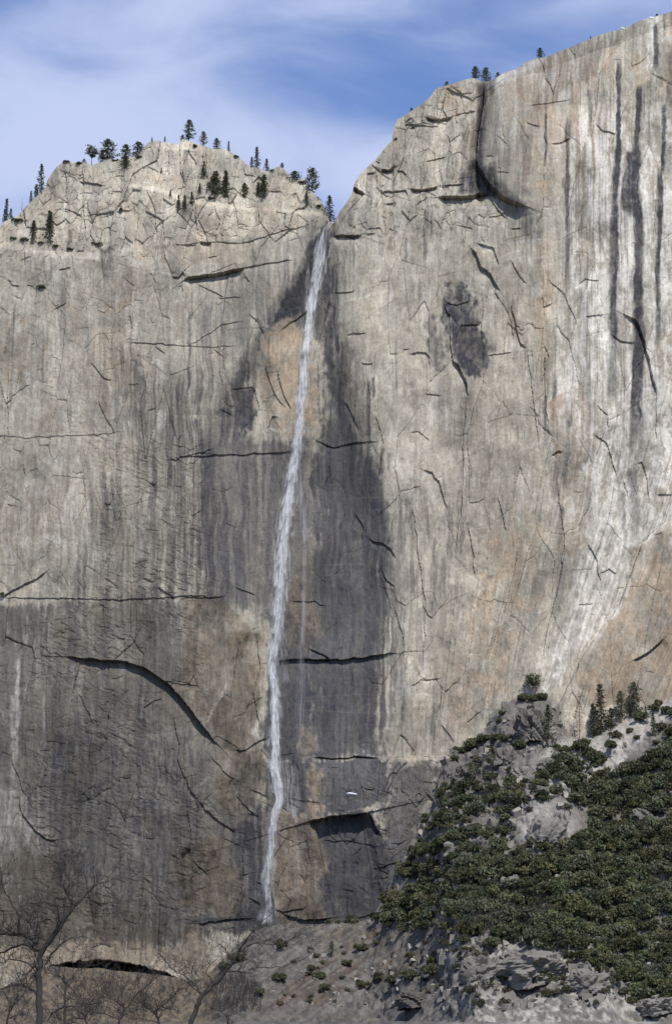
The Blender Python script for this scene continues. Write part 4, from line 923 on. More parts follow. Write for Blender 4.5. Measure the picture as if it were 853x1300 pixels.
for kind, px, b_, t_, lab, wd in [
    ('fir', 62, 312, 266, 'tall narrow pine on the left ledge above the great wall', 1.3), ('fir', 41, 310, 278, 'shorter fir left of the tall narrow pine on the ledge', 1.3), ('fir', 259, 226, 202, 'slim dark fir against the pale face under the summit', 1.3), ('pine', 273, 253, 215, 'broad pine on the middle dome ledge', 1.35), ('fir', 287, 252, 214, 'pointed fir right of the broad middle ledge pine', 1.4),
    ('fir', 253, 249, 231, 'small pale fir left of the broad middle ledge pine', 1.3), ('pine', 311, 253, 230, 'short rounded pine alone between two pairs of ledge trees', 1.4), ('fir', 335, 252, 219, 'dark double-width fir at the right end of the dome ledge', 1.6), ('fir', 329, 251, 230, 'small fir tucked left of the dark double-width fir', 1.4), ('fir', 217, 253, 240, 'tiny dark cone-shaped fir on the face left of the ledge', 1.6),
    ('fir', 226, 268, 246, 'thin fir at the left of the clump over the bulging block', 1.2), ('fir', 235, 268, 245, 'middle fir of the clump over the bulging block', 1.4), ('fir', 244, 259, 241, 'right-hand fir of the clump over the bulging block', 1.6), ('fir', 389, 259, 240, 'small green fir on the bare face under the big rim pine', 1.4), ('fir', 204, 220, 212, 'tiny fir on the upper dome ledge under the summit', 1.4),
    ('bushy', 159, 216, 197, 'dark bushy conifer hanging just below the rim', 1.4), ('fir', 362, 277, 268, 'tiny tree rooted in a crack of the right dome face', 1.2)]:
    tree(kind, px, b_, t_, lab, 'cliff', GD, wd, .6)
for kind, px, b_, t_, lab, wd in [
    ('pine', 522, 142, 133, 'tiny pine on the lower left end of the right skyline', 1.5), ('pine', 567, 111, 100, 'small rounded pine above the pale buttress', 1.5), ('pine', 603, 101, 81, 'dark leaning pine at the left of the three right rim pines', 1.7), ('pine', 618, 105, 82, 'tallest green pine of the three together on the right rim', 1.6), ('pine', 633, 100, 88, 'short pine at the right of the three together on the right rim', 1.6),
    ('bushy', 687, 75, 57, 'lone dark conical pine on the right skyline', 1.2), ('fir', 750, 50, 42, 'tiny grey fir far along the right skyline', 1.4), ('bushy', 834, 21, 14, 'tiny shrub-like pine near the right picture edge on the skyline', 1.6)]:
    tree(kind, px, b_, t_, lab, 'cliff', GR, wd, 2.5)
for kind, px, b_, t_, lab, wd in [
    ('flat', 677, 884, 856, 'flat-topped pine on the rock knob at the foot of the wall', 1.5), ('fir', 696, 945, 895, 'dense fir in front of the rock knob', 1.35), ('dead', 734, 940, 889, 'dead reddish pine with bare lower branches', 1.2), ('fir', 762, 930, 869, 'tallest fir of the row at the top of the talus', 1.25), ('fir', 752, 934, 893, 'thinner fir left of the tallest row fir', 1.2),
    ('bushy', 775, 925, 899, 'short broad dark fir right of the tallest row fir', 1.3), ('pine', 788, 918, 878, 'open-crowned pine between the tallest fir and the dense dark fir', 1.1), ('bushy', 805, 908, 865, 'dense dark cone-shaped fir at the right of the row', 1.0), ('fir', 829, 934, 904, 'sparse grey-green fir on the white scree', 1.3), ('fir', 598, 998, 969, 'small narrow fir low on the left side of the talus', 1.2),
    ('fir', 617, 1022, 997, 'thin fir among rocks below the left edge of the talus', 1.2), ('pine', 625, 977, 948, 'crooked thin pine on the rocks left of the knob', 1.3), ('snag', 651, 992, 971, 'small grey dead tree among the talus rocks', 1.5), ('pine', 421, 1214, 1194, 'single small pine on the bare rock apron', 1.2), ('fir', 818, 908, 895, 'small fir right of the dense dark fir', 1.5), ('snag', 845, 1092, 1068, 'grey dead tree poking out of the brush near the right edge', 1.2)]:
    tree(kind, px, b_, t_, lab, 'talus', GS, wd, .5)

def shrub_mesh(seed, n=520, lumps=7, flat=1.0, size=.12):
    """unit-radius shrub: leaf clumps over and through several lumps, with a few stems"""
    rng = np.random.default_rng(seed)
    cs = rng.normal(0, .42, (lumps, 3)) * np.array([1, 1, .5]); cs[:, 2] = np.abs(cs[:, 2]) + .30 * flat
    rr = rng.uniform(.30, .52, lumps)
    k = rng.integers(0, lumps, n)
    d = rng.normal(size=(n, 3)); d /= np.linalg.norm(d, axis=1)[:, None]
    d[:, 2] = np.where(d[:, 2] < -.3, -d[:, 2], d[:, 2])
    cen = cs[k] + d * (rr[k] * rng.uniform(.75, 1.05, n))[:, None] * np.array([1, 1, flat + .15])
    cen[:, 2] = np.maximum(cen[:, 2], .02)
    return cards(rng, cen, size)
def stems_mesh(seed):
    rng = np.random.default_rng(seed); vs, fs = [], []
    for k in range(5):
        a = rng.uniform(0, 6.28); q = np.array([math.cos(a), math.sin(a), 0])
        tube(vs, fs, [np.array([0, 0, -.3]) + q * .05, q * .18 + (0, 0, .2), q * .38 + (0, 0, .55)], [.05, .035, .015], 4)
    return np.array(vs), np.array(fs)
SHR = []
for k in range(6):
    v, f = shrub_mesh(40 + k, 1300, 7 + k % 4, 1.0, .105)
    sv_, sf_ = stems_mesh(60 + k)
    o = mesh_obj('foliage', v, f, M_OAK); s_ = mesh_obj('stem', sv_, sf_, M_BARK, smooth=True)
    o2 = mesh_obj('foliage', v, f, M_OLIVE)
    SHR.append((o.data, s_.data, o2.data))
    for q in (o, s_, o2): bpy.data.objects.remove(q)
scount = 0
def shrub(px, py, rpx, label, where='talus', group='shrubs on the talus and apron', olive=False, tall=1.0):
    """px, py: where it stands; rpx: half its width in photograph pixels"""
    global scount
    scount += 1
    p = on_talus(px, py) if where == 'talus' else on_cliff(px, py)
    dist = float(np.dot(p - CAM, (0, CP, SP)))
    r = rpx / FPX * dist
    e = bpy.data.objects.new('shrub', None); scene.collection.objects.link(e)
    e.location = (p[0], p[1] + (0.3 * r if where == 'cliff' else 0), p[2] - .12 * r); e.rotation_euler = (0, 0, trng.uniform(0, 6.28)); e.scale = (r, r, r * tall * trng.uniform(.9, 1.2))
    tag(e, label, 'shrub', group)
    fm, sm, om = SHR[scount % 6]
    o = bpy.data.objects.new('foliage', om if olive else fm); scene.collection.objects.link(o); o.parent = e
    o = bpy.data.objects.new('stem', sm); scene.collection.objects.link(o); o.parent = e
for px, py, r, lab in [(53, 366, 7, 'lone green bush hanging on the smooth left wall'), (125, 313, 7, 'dark round bush on the ledge right of the tall narrow pine'), (20, 304, 6, 'small bush at the left end of the pine ledge'), (30, 306, 8, 'bush left of the shorter ledge fir'), (52, 311, 8, 'bush between the two ledge firs'), (72, 314, 6, 'flat bush right of the tall narrow ledge pine'),
        (90, 317, 6, 'low yellowish bush trailing along the ledge'), (154, 267, 5, 'flat dark bush under a small overhang of the dome'), (2, 757, 6, 'dark bush on the horizontal crack at the left picture edge'), (84, 205, 5, 'low scrub on the left shoulder of the dome'), (178, 200, 6, 'low scrub at the foot of the squat juniper'), (22, 281, 8, 'low scrub below the bare grey snag'), (100, 208, 5, 'tiny scrub between the left shoulder and the umbrella-topped pine'), (145, 204, 5, 'low scrub right under the broad airy pine'), (249, 186, 5, 'low scrub between the two summit pines'), (300, 200, 5, 'tiny bush on the rim right of the faint thin fir'), (346, 217, 5, 'tiny bush on the rim left of the block with a round pine'), (384, 232, 6, 'bush on the rim right of the broad flat juniper'), (268, 252, 5, 'bush at the foot of the broad middle ledge pine'), (405, 262, 5, 'bush on the rim just above the lip of the fall')]:
    shrub(px, py, r, lab, 'cliff', 'bushes on the cliff ledges', tall=.75)
for px, py, r, lab, ol in [
    (679, 889, 10, 'dark bush at the foot of the flat-topped knob pine', 0), (690, 887, 9, 'round dark bush on the right of the knob top', 0), (663, 889, 9, 'low bush on the left of the knob top', 0), (674, 900, 6, 'olive bush on the knob face', 1), (638, 906, 6, 'narrow bush in the cleft left of the knob', 0), (633, 916, 6, 'lower narrow bush in the cleft left of the knob', 0),
    (671, 938, 10, 'dark round bush below the knob', 0), (660, 950, 11, 'bush left of the dark round bush below the knob', 0), (712, 923, 4, 'small dark bush alone on the pale wall foot', 0), (735, 952, 13, 'broad dark bush under the dead reddish pine', 0), (722, 955, 10, 'dark bush left of the dead reddish pine', 0), (742, 946, 9, 'dark bush right of the dead reddish pine', 0),
    (813, 915, 12, 'long dark bush on the scree crest', 0), (799, 929, 6, 'small round bush on the white scree below the row', 0), (808, 938, 6, 'larger round bush on the white scree', 0), (831, 944, 6, 'bush below the sparse scree fir', 0), (830, 902, 9, 'bush on the crest right of the dense dark fir', 0), (835, 895, 8, 'bush at the crest touching the wall', 0), (781, 936, 8, 'upper bush of the column on the scree left side', 0), (776, 948, 10, 'lower bush of the column on the scree left side', 0),
    (840, 925, 10, 'dark bush on the scree close to the right edge', 0), (846, 905, 10, 'big bush on the crest at the right edge', 0), (757, 933, 6, 'low bush at the foot of the thin row fir', 0),
    (588, 955, 10, 'dark bush at the lower end of the wall-foot brush line', 0), (602, 948, 11, 'second bush up the wall-foot brush line', 0), (615, 940, 12, 'third bush up the wall-foot brush line', 0), (627, 940, 11, 'upper bush of the wall-foot brush line', 0), (577, 964, 6, 'lowest small bush of the wall-foot brush line', 0), (640, 940, 9, 'bush right of the wall-foot brush line', 0),
    (458, 1205, 10, 'dark round bush in the middle of the bare apron', 0), (355, 1203, 10, 'dark bush on the smooth apron under the fall', 0), (355, 1244, 11, 'wide bush low on the apron under the fall', 0), (408, 1242, 9, 'round bush on the lower middle of the apron', 0), (412, 1258, 8, 'round bush on the reddish lower apron', 0), (398, 1231, 7, 'flat olive bush on the apron', 1), (478, 1198, 7, 'flat olive bush right of the apron bush', 1),
    (514, 1182, 9, 'bush at the top edge of the apron', 0), (500, 1248, 12, 'left bush of the dark thicket low on the apron', 0), (520, 1243, 13, 'middle bush of the dark thicket low on the apron', 0), (545, 1238, 13, 'right bush of the dark thicket low on the apron', 0), (552, 1222, 9, 'tall bush above the dark thicket on the apron', 0), (562, 1198, 9, 'bush at the upper right of the apron', 0), (590, 1196, 9, 'bush between apron and talus', 0), (482, 1243, 8, 'small bush at the left end of the apron thicket', 0),
    (330, 1262, 9, 'olive bush near the bare branches at the apron foot', 1), (300, 1222, 12, 'dark bush against the wall left of the apron', 0), (285, 1232, 10, 'dark bush behind the leaning bare tree', 0), (440, 1225, 8, 'grey-olive bush on the middle apron', 1), (460, 1252, 8, 'grey-olive bush on the lower apron', 1), (520, 1215, 9, 'olive bush right of the middle apron', 1),
    (622, 1205, 15, 'big bush at the foot of the brush slope', 0), (640, 1248, 17, 'big dark oak left of the pale slab', 0), (612, 1252, 13, 'dark oak at the left end of the slab foot', 0), (660, 1242, 15, 'dark oak in front of the pale slab', 0), (695, 1246, 15, 'round dark oak right of the pale slab', 0), (731, 1245, 10, 'small dark oak on pale rocks right of the slab', 0), (748, 1240, 8, 'small bush on the pale rocks beneath the brush', 0), (596, 1262, 9, 'bush at the foot of the broken pale rocks', 0),
    (720, 1258, 8, 'olive bush below the small dark oak', 1), (700, 1264, 10, 'olive bush below the round dark oak', 1), (760, 1262, 9, 'olive bush on the lowest pale rocks', 1), (800, 1272, 8, 'bush at the bottom edge under the brush', 0), (790, 1262, 9, 'olive bush beneath the lower edge of the brush', 1),
    (668, 1078, 8, 'small bush at the foot of the pale boulder', 0), (692, 1079, 7, 'round bush below the pale boulder', 0), (705, 1085, 8, 'bush right below the pale boulder', 0), (640, 1080, 9, 'bush left below the pale boulder', 0)]:
    shrub(px, py, r, lab, 'talus', 'shrubs on the talus and apron', bool(ol))

# the brush that covers the talus: one mass, nobody could count it
brng = np.random.default_rng(77)
PV_, PF_ = [], []
for k in range(8):
    v, f = shrub_mesh(400 + k, 780, 8, 1.0, .115)
    PV_.append(v); PF_.append(f)
def scatter(name, regions, mat, olive_share=0.0):
    V_, F_, T_ = [], [], []; off = 0
    for pts, spacing, rmin, rmax, keep in regions:
        a = np.array(pts, float); x0, y0 = a.min(0); x1, y1 = a.max(0)
        n = int((x1 - x0) * (y1 - y0) / spacing ** 2)
        uu = brng.uniform(x0, x1, n); vv = brng.uniform(y0, y1, n)
        m = poly_mask(uu + brng.normal(0, 4, n), vv + brng.normal(0, 3, n), pts, .5) > .5
        cl = fbm(uu / 30, vv / 16, 3, 501)
        m &= cl > np.quantile(cl[m], 1 - keep) if keep < 1 else m
        for u, v in zip(uu[m], vv[m]):
            p = on_talus(u, v)
            r = (rmin + (rmax - rmin) * brng.random() ** 1.6) * 0.43
            k = brng.integers(0, 8); an = brng.uniform(0, 6.28)
            c, s = math.cos(an), math.sin(an)
            q = PV_[k] * np.array([r, r, r * brng.uniform(.8, 1.3)])
            q = np.stack([q[:, 0] * c - q[:, 1] * s, q[:, 0] * s + q[:, 1] * c, q[:, 2]], 1) + p - (0, 0, .15 * r)
            T_.append(np.tile(np.append(brng.uniform(.55, 1.35) * np.array([brng.uniform(.9, 1.12), 1.0, brng.uniform(.85, 1.2)]), 1.0), (len(q), 1)))
            V_.append(q); F_.append(PF_[k] + off); off += len(q)
    o = mesh_obj(name, np.concatenate(V_), np.concatenate(F_), mat, None, {'tint': np.concatenate(T_)})
    o['kind'] = 'stuff'
    return o
scatter('brush', [
    ([(470, 1168), (500, 1130), (540, 1120), (590, 1110), (640, 1095), (700, 1090), (760, 1060), (870, 1040), (870, 1275), (810, 1268), (760, 1225), (700, 1205), (640, 1190), (560, 1178), (480, 1172)], 6.6, 5, 17, .96),
    ([(680, 962), (710, 950), (760, 965), (790, 1000), (800, 960), (850, 945), (870, 890), (870, 1060), (760, 1070), (735, 1030), (720, 1000), (680, 985)], 7.6, 6, 17, .86),
    ([(590, 1010), (640, 980), (690, 990), (720, 1010), (690, 1015), (655, 1035), (640, 1070), (600, 1110), (520, 1125), (505, 1118), (540, 1070)], 7.6, 5, 14, .74),
    ([(610, 1075), (720, 1075), (760, 1060), (700, 1095), (600, 1115)], 8, 7, 14, .8),
    ([(558, 1000), (600, 970), (625, 1000), (560, 1090), (515, 1150), (480, 1168), (498, 1122), (530, 1068)], 8, 5, 12, .75),
    ([(390, 1172), (470, 1166), (480, 1172), (400, 1176)], 7, 4, 8, .8)], M_BRUSH)
scatter('sagebrush', [
    ([(400, 1185), (560, 1180), (600, 1200), (560, 1260), (420, 1278), (330, 1278), (380, 1225)], 15, 3, 7, .55),
    ([(560, 1195), (640, 1195), (700, 1215), (780, 1235), (850, 1275), (560, 1280)], 13, 4, 8, .6),
    ([(600, 960), (690, 1000), (640, 1080), (520, 1130), (560, 1040)], 13, 4, 9, .5), ([(700, 1000), (850, 1000), (850, 1080), (700, 1090)], 16, 5, 9, .4)], M_SAGE)

# ------------------------------------------------------------------ boulders that stand proud of the brush
def boulder(px, py, wpx, hpx, label, seed, white=.4, dark=.15):
    white *= .75; dark += .12; hpx *= .85
    """a craggy outcrop standing on the slope; px, py its foot"""
    p = on_talus(px, py); dist = float(np.dot(p - CAM, (0, CP, SP))); s = dist / FPX
    n, k = 56, 34
    th = np.linspace(0, 2 * math.pi, n); ph = np.linspace(-.5, math.pi / 2, k)
    TH, PH = np.meshgrid(th, ph)
    x = np.cos(PH) * np.cos(TH); y = np.cos(PH) * np.sin(TH); z = np.sin(PH)
    per = lambda f, sd: fbm(x * f + z * f * .6 + 40, y * f + z * f * .8 + 40, 4, sd)
    hf, ef = facets(x * 2.4 + z * 1.3 + 30, y * 2.4 - z * 1.5 + 30, seed)
    hf2, _e = facets(x * 5 + z * 3 + 60, y * 5 - z * 4 + 60, seed + 5)
    sq = (np.abs(x) ** 4 + np.abs(y) ** 4 + np.abs(z) ** 4) ** -.25          # squarish block
    r = sq * .85 + .22 * (per(1.3, seed) - .5) * 2 + .30 * hf + .14 * hf2
    bx = x * r * wpx * s / 2; by = y * r * wpx * s / 2 * .8; bz = z * r * hpx * s * .9
    ones_ = np.ones(x.size, F32); pt = per(4, seed + 9).ravel()
    o = grid_mesh('boulder', bx, by, bz, M_TALUS, {'stain_shade': np.stack([np.clip(dark + .6 * (pt - .5), 0, .8), .1 * ones_, np.clip(white + .8 * (pt - .5), 0, 1), ones_], 1), 'stain_tone': np.stack([0 * ones_, 0 * ones_, .5 + .2 * (pt - .5), ones_], 1)}, smooth=False)
    o.location = p + np.array([0, 0, -.05 * hpx * s]); o.rotation_euler = (R(-8), 0, seed)
    tag(o, label, 'boulder', 'pale outcrops standing out of the brush')
boulder(692, 1068, 66, 44, 'largest pale outcrop, standing in the middle of the brush', 11, .55)
boulder(648, 1122, 26, 15, 'small pale outcrop low in the brush left of centre', 12, .5)
boulder(815, 1040, 36, 18, 'grey outcrop in the brush near the right edge', 13, .35, .3)
boulder(675, 928, 50, 36, 'grey rock knob with bushes on top at the wall foot', 14, .15, .35)
boulder(612, 1080, 22, 24, 'grey jagged rock at the left edge of the brush', 15, .2, .3)
boulder(592, 1095, 18, 20, 'narrow grey rock left of the jagged rock', 16, .15, .35)
boulder(700, 975, 40, 18, 'broken grey rock above the upper brush band', 17, .4, .2)
boulder(640, 962, 30, 24, 'rough grey rock among the bushes left of the knob', 18, .25, .3)
boulder(660, 985, 26, 16, 'pale broken rock under the rough grey rock', 19, .5, .2)
boulder(590, 985, 40, 26, 'smooth grey rock at the top left of the talus', 20, .1, .4)
boulder(665, 1236, 110, 36, 'broad pale slab with dark water streaks at the slope foot', 21, .5, .2)
boulder(610, 1240, 50, 36, 'broken pale rock at the left of the streaked slab', 22, .45, .25)
boulder(745, 1248, 60, 24, 'pale ledge of rock right of the round dark oak', 23, .5, .2)
boulder(795, 1100, 8, 7, 'tiny white rock in the brush by the right edge', 24, .8, 0)
boulder(588, 1186, 20, 10, 'rounded pale rock at the top of the apron', 25, .5, .1)
boulder(530, 1270, 60, 20, 'dark rounded rock at the apron foot', 26, .1, .5)
boulder(835, 1280, 60, 18, 'pale slab at the bottom right corner', 27, .6, .1)

# broken rock lying loose over the talus
m_rub, t, b = new_mat('broken_rock')
tc = node(t, 'ShaderNodeTexCoord')
at = node(t, 'ShaderNodeAttribute', attribute_name='tint')
t.links.new(mix(t, 1.0, mix(t, noise(t, tc.outputs['Object'], .5, 5), (.14, .13, .115), (.30, .28, .245)), at.outputs['Color'], 'MULTIPLY'), b.inputs['Base Color']); b.inputs['Roughness'].default_value = .9
rv, rf, rt = [], [], []; off = 0
BOX = np.array([(-1, -1, -1), (1, -1, -1), (1, 1, -1), (-1, 1, -1), (-1, -1, 1), (1, -1, 1), (1, 1, 1), (-1, 1, 1)], float)
BF = np.array([(0, 3, 2, 1), (4, 5, 6, 7), (0, 1, 5, 4), (1, 2, 6, 5), (2, 3, 7, 6), (3, 0, 4, 7)])
for (a0, b0, a1, b1, n, big) in [(560, 890, 720, 1120, 420, 1.5), (690, 900, 853, 1010, 160, .8), (480, 1020, 600, 1160, 160, 1.3), (560, 1190, 853, 1280, 420, 1.5), (380, 1170, 570, 1280, 260, .9), (280, 1200, 400, 1280, 60, .6)]:
    for k in range(n):
        p = on_talus(brng.uniform(a0, a1), brng.uniform(b0, b1))
        if p[1] > 0: continue
        sz = big * (.35 + 1.5 * brng.random() ** 3)
        q = BOX * brng.uniform(.55, 1.1, 3) * sz + brng.normal(0, .22 * sz, (8, 3))
        an = brng.uniform(0, 6.28); tl = brng.normal(0, .4)
        m3 = np.array(Matrix.Rotation(an, 3, 'Z') @ Matrix.Rotation(tl, 3, 'X'))
        rv.append(q @ m3.T + p); rf.append(BF + off); off += 8
        rt.append(np.tile([*(brng.uniform(.6, 1.35) * np.array([1, 1, brng.uniform(.93, 1.05)])), 1], (8, 1)))
o = mesh_obj('talus_rubble', np.concatenate(rv), np.concatenate(rf), m_rub, None, {'tint': np.concatenate(rt)}); o['kind'] = 'stuff'
# ------------------------------------------------------------------ the waterfall
def water_mat(name, strength, patch):
    m, t, b = new_mat(name)
    tc = node(t, 'ShaderNodeTexCoord'); mp = node(t, 'ShaderNodeMapping'); mp.inputs['Scale'].default_value = (1.0, .5, .07)
    t.links.new(tc.outputs['Object'], mp.inputs[0])
    n = noise(t, mp.outputs[0], 1.1, 5, .6); n2 = noise(t, tc.outputs['Object'], .12, 3)
    at = node(t, 'ShaderNodeAttribute', attribute_name='veil'); s = node(t, 'ShaderNodeSeparateColor'); t.links.new(at.outputs['Color'], s.inputs[0])
    a = mth('MULTIPLY', mapr(t, n, .36, .66, .22, 1.0, True), s.outputs[0], tree=t)
    a = mth('MULTIPLY', a, mapr(t, n2, .3, .7, 1 - patch, 1.0), tree=t)
    a = mth('MULTIPLY', a, strength, True, tree=t)
    b.inputs['Base Color'].default_value = (.96, .96, .97, 1); b.inputs['Roughness'].default_value = .6
    tr = node(t, 'ShaderNodeBsdfTranslucent'); tr.inputs[0].default_value = (.96, .96, .97, 1)
    mx = node(t, 'ShaderNodeMixShader'); mx.inputs[0].default_value = .3
    t.links.new(b.outputs[0], mx.inputs[1]); t.links.new(tr.outputs[0], mx.inputs[2])
    tp = node(t, 'ShaderNodeBsdfTransparent'); m2 = node(t, 'ShaderNodeMixShader')
    t.links.new(a, m2.inputs[0]); t.links.new(tp.outputs[0], m2.inputs[1]); t.links.new(mx.outputs[0], m2.inputs[2])
    t.links.new(m2.outputs[0], t.nodes['Material Output'].inputs[0])
    return m
M_WATER = water_mat('falling_water', 1.0, .35); M_SPRAY = water_mat('spray', .5, .6)
PATH = [(417, 283), (412, 290), (409, 305), (405, 330), (400, 358), (395, 390), (390, 430), (385, 480), (381, 525), (377, 565), (371, 605), (364, 650), (359, 690), (356, 730), (353, 770), (351, 805), (347, 830), (345, 850), (349, 880), (350, 920), (348, 960), (349, 985), (355, 1016), (350, 1028), (346, 1055), (343, 1085), (339, 1110), (339, 1135), (341, 1150), (337, 1176)]
HALF = [(283, 9.5), (300, 14), (330, 12.5), (360, 10), (420, 6.5), (480, 7), (540, 7.5), (600, 8.5), (660, 10), (710, 11), (760, 10), (800, 9), (830, 7), (850, 6.5), (900, 6.5), (950, 7), (1000, 8), (1016, 5), (1030, 6), (1080, 5.4), (1120, 5.6), (1176, 7)]
DENS = [(283, 1.25), (310, 1.15), (380, 1.1), (520, 1.0), (640, .95), (740, .85), (800, .62), (840, .75), (900, .95), (1000, .9), (1030, .8), (1100, .55), (1176, .5)]
pa = np.array(PATH, float)
fv = np.linspace(283, 1176, 260); fu = np.interp(fv, pa[:, 1], pa[:, 0])
fy = np.array([on_cliff(u, v)[1] for u, v in zip(fu, fv)])
# water leaves the rock at the lip and never goes behind it
fr = np.minimum.accumulate(fy[::-1])[::-1]
fy = np.minimum(fy, np.convolve(np.pad(fy, 12, 'edge'), np.ones(25) / 25, 'valid')) - 2.0
fp = np.array([at_y(u, v, yy) for u, v, yy in zip(fu, fv, fy)])
def strands(name, parent, n, path_v, path_p, half, lenr, widr, alpha, mat, seed, spread=.42, dens=None):
    rng = np.random.default_rng(seed)
    V_, F_, A_ = [], [], []; off = 0
    v0, v1 = path_v[0], path_v[-1]
    for k in range(n):
        L = rng.uniform(*lenr) * (v1 - v0)
        a = rng.uniform(v0 - L * .5, v1 - L * .25); b_ = min(a + L, v1); a = max(a, v0)
        m = 14
        vv = np.linspace(a, b_, m)
        c = np.stack([np.interp(vv, path_v, path_p[:, i]) for i in range(3)], 1)
        hw = np.interp(vv, [h[0] for h in half], [h[1] for h in half]) * .5
        ox = np.clip(rng.normal(0, spread), -1, 1); oy = np.clip(rng.normal(0, spread), -1, 1)
        drift = np.linspace(0, 1, m) * rng.normal(0, .22)
        c[:, 0] += (ox + drift) * hw; c[:, 1] += oy * hw * .8 - .4
        s = np.linspace(0, 1, m)
        wv_ = rng.uniform(*widr) * np.sin(np.clip(s * .92 + .06, 0, 1) * math.pi) ** .6 + .05
        al = alpha * rng.uniform(.5, 1.1) * np.sin(np.clip(s, .001, .999) * math.pi) ** .5 * (1 - .55 * abs(ox))
        if a <= v0 + 1: al[:4] = alpha
        if dens: al = al * np.interp(vv, [d[0] for d in dens], [d[1] for d in dens])
        an = rng.uniform(0, math.pi / 3)
        ring = []
        for q in range(4):                        # each strand is a thin four-sided rope of water
            aa = an + q * math.pi / 2
            ring.append(c + np.stack([wv_ * math.cos(aa), wv_ * .7 * math.sin(aa), 0 * wv_], 1))
        pts = np.stack(ring, 1).reshape(-1, 3)
        i = np.arange(m * 4).reshape(m, 4)
        f = np.concatenate([np.stack([i[:-1, q], i[:-1, (q + 1) % 4], i[1:, (q + 1) % 4], i[1:, q]], 1) for q in range(4)])
        V_.append(pts); F_.append(f + off); off += len(pts)
        A_.append(np.repeat(al, 4))
    al = np.concatenate(A_).astype(F32)
    return mesh_obj(name, np.concatenate(V_), np.concatenate(F_), mat, parent, {'veil': np.stack([al, al, al, np.ones_like(al)], 1)}, smooth=True)
fall = bpy.data.objects.new('waterfall', None); scene.collection.objects.link(fall)
tag(fall, 'tall thin white waterfall dropping down the dark alcove of the granite wall', 'waterfall')
def plumes(name, parent, n, lenr, headr, alpha, mat, seed, spread=.5, dens=None):
    """falling rockets of water: narrow tails above, wide ragged heads below"""
    rng = np.random.default_rng(seed); V_, F_, A_ = [], [], []; off = 0; m = 9
    for k in range(n):
        L = rng.uniform(*lenr); v0 = rng.uniform(286 if name != 'base_mist' else 1120, 1174 - L)
        vv = np.linspace(v0, v0 + L, m)
        c = np.stack([np.interp(vv, fv, fp[:, i]) for i in range(3)], 1)
        hw = np.interp(vv, [h[0] for h in HALF], [h[1] for h in HALF]) * .5
        ox = np.clip(rng.normal(0, spread), -1.25, 1.25); oy = rng.normal(0, .4)
        c[:, 0] += (ox + np.linspace(0, 1, m) * rng.normal(0, .16)) * hw; c[:, 1] += oy * hw - .5
        s = np.linspace(0, 1, m)
        wv_ = rng.uniform(*headr) * (.15 + .85 * s ** .8) * np.where(s > .93, .45, 1)
        al = alpha * rng.uniform(.4, 1.15) * np.clip(s * 1.4, 0, 1) * np.where(s > .95, .0, 1) * (1 - .5 * min(1, abs(ox)))
        if dens: al = al * np.interp(vv, [d[0] for d in dens], [d[1] for d in dens])
        an = rng.uniform(0, math.pi / 2)
        pts = np.stack([c + np.stack([wv_ * math.cos(an + q * 1.5708), wv_ * .7 * math.sin(an + q * 1.5708), 0 * wv_], 1) for q in range(4)], 1).reshape(-1, 3)
        i = np.arange(m * 4).reshape(m, 4)
        V_.append(pts); F_.append(np.concatenate([np.stack([i[:-1, q], i[:-1, (q + 1) % 4], i[1:, (q + 1) % 4], i[1:, q]], 1) for q in range(4)]) + off); off += len(pts)
        A_.append(np.repeat(al, 4))
    al = np.concatenate(A_).astype(F32)
    return mesh_obj(name, np.concatenate(V_), np.concatenate(F_), mat, parent, {'veil': np.stack([al, al, al, np.ones_like(al)], 1)}, smooth=True)
plumes('main_stream', fall, 1500, (10, 34), (.4, 1.6), .46, M_WATER, 1, .40, DENS)
strands('fine_strands', fall, 420, fv, fp, HALF, (.02, .08), (.12, .35), .40, M_WATER, 12, .36, DENS)
plumes('base_mist', fall, 120, (12, 30), (1.5, 3.5), .12, M_SPRAY, 3, 1.0, [(283, 0), (1120, 0), (1150, 1), (1176, 1.3)])
plumes('spray', fall, 1000, (12, 36), (1.0, 3.0), .13, M_SPRAY, 2, .85, [(283, .3), (420, .8), (560, 1.1), (800, 1.4), (1176, 1.1)])
def side_path(pts):
    a = np.array(pts, float); vv = np.linspace(a[0, 1], a[-1, 1], 60); uu = np.interp(vv, a[:, 1], a[:, 0])
    return vv, np.array([at_y(u, v, on_cliff(u, v)[1] - 1.2) for u, v in zip(uu, vv)])
for pts, n, half, w_, al, sd in [([(386, 640), (386, 720), (385, 790), (382, 830), (383, 862), (381, 900), (378, 960)], 60, [(600, 5), (780, 4), (860, 5), (960, 8)], (.15, .4), .075, 5),
                                 ([(376, 560), (380, 600), (385, 650), (388, 690)], 60, [(560, 3), (690, 8)], (.3, .9), .06, 6),
                                 ([(352, 975), (353, 995), (354, 1016)], 30, [(970, 5), (1016, 2)], (.3, .7), .35, 7),
                                 ([(372, 972), (371, 990), (372, 1016), (373, 1040)], 34, [(970, 9), (1016, 9), (1040, 2)], (.2, .5), .18, 8),
                                 ([(360, 972), (360, 995), (361, 1014)], 26, [(970, 8), (1016, 8)], (.2, .5), .15, 9),
                                 ([(352, 800), (362, 840), (366, 870)], 50, [(800, 7), (870, 16)], (.4, 1.1), .07, 10),
                                 ([(391, 345), (390, 365), (391, 385)], 14, [(340, 3), (385, 4)], (.3, .6), .3, 11)]:
    sv2, sp2 = side_path(pts)
    strands('side_strand', fall, n, sv2, sp2, half, (.25, .7), w_, al, M_WATER, sd, .45)

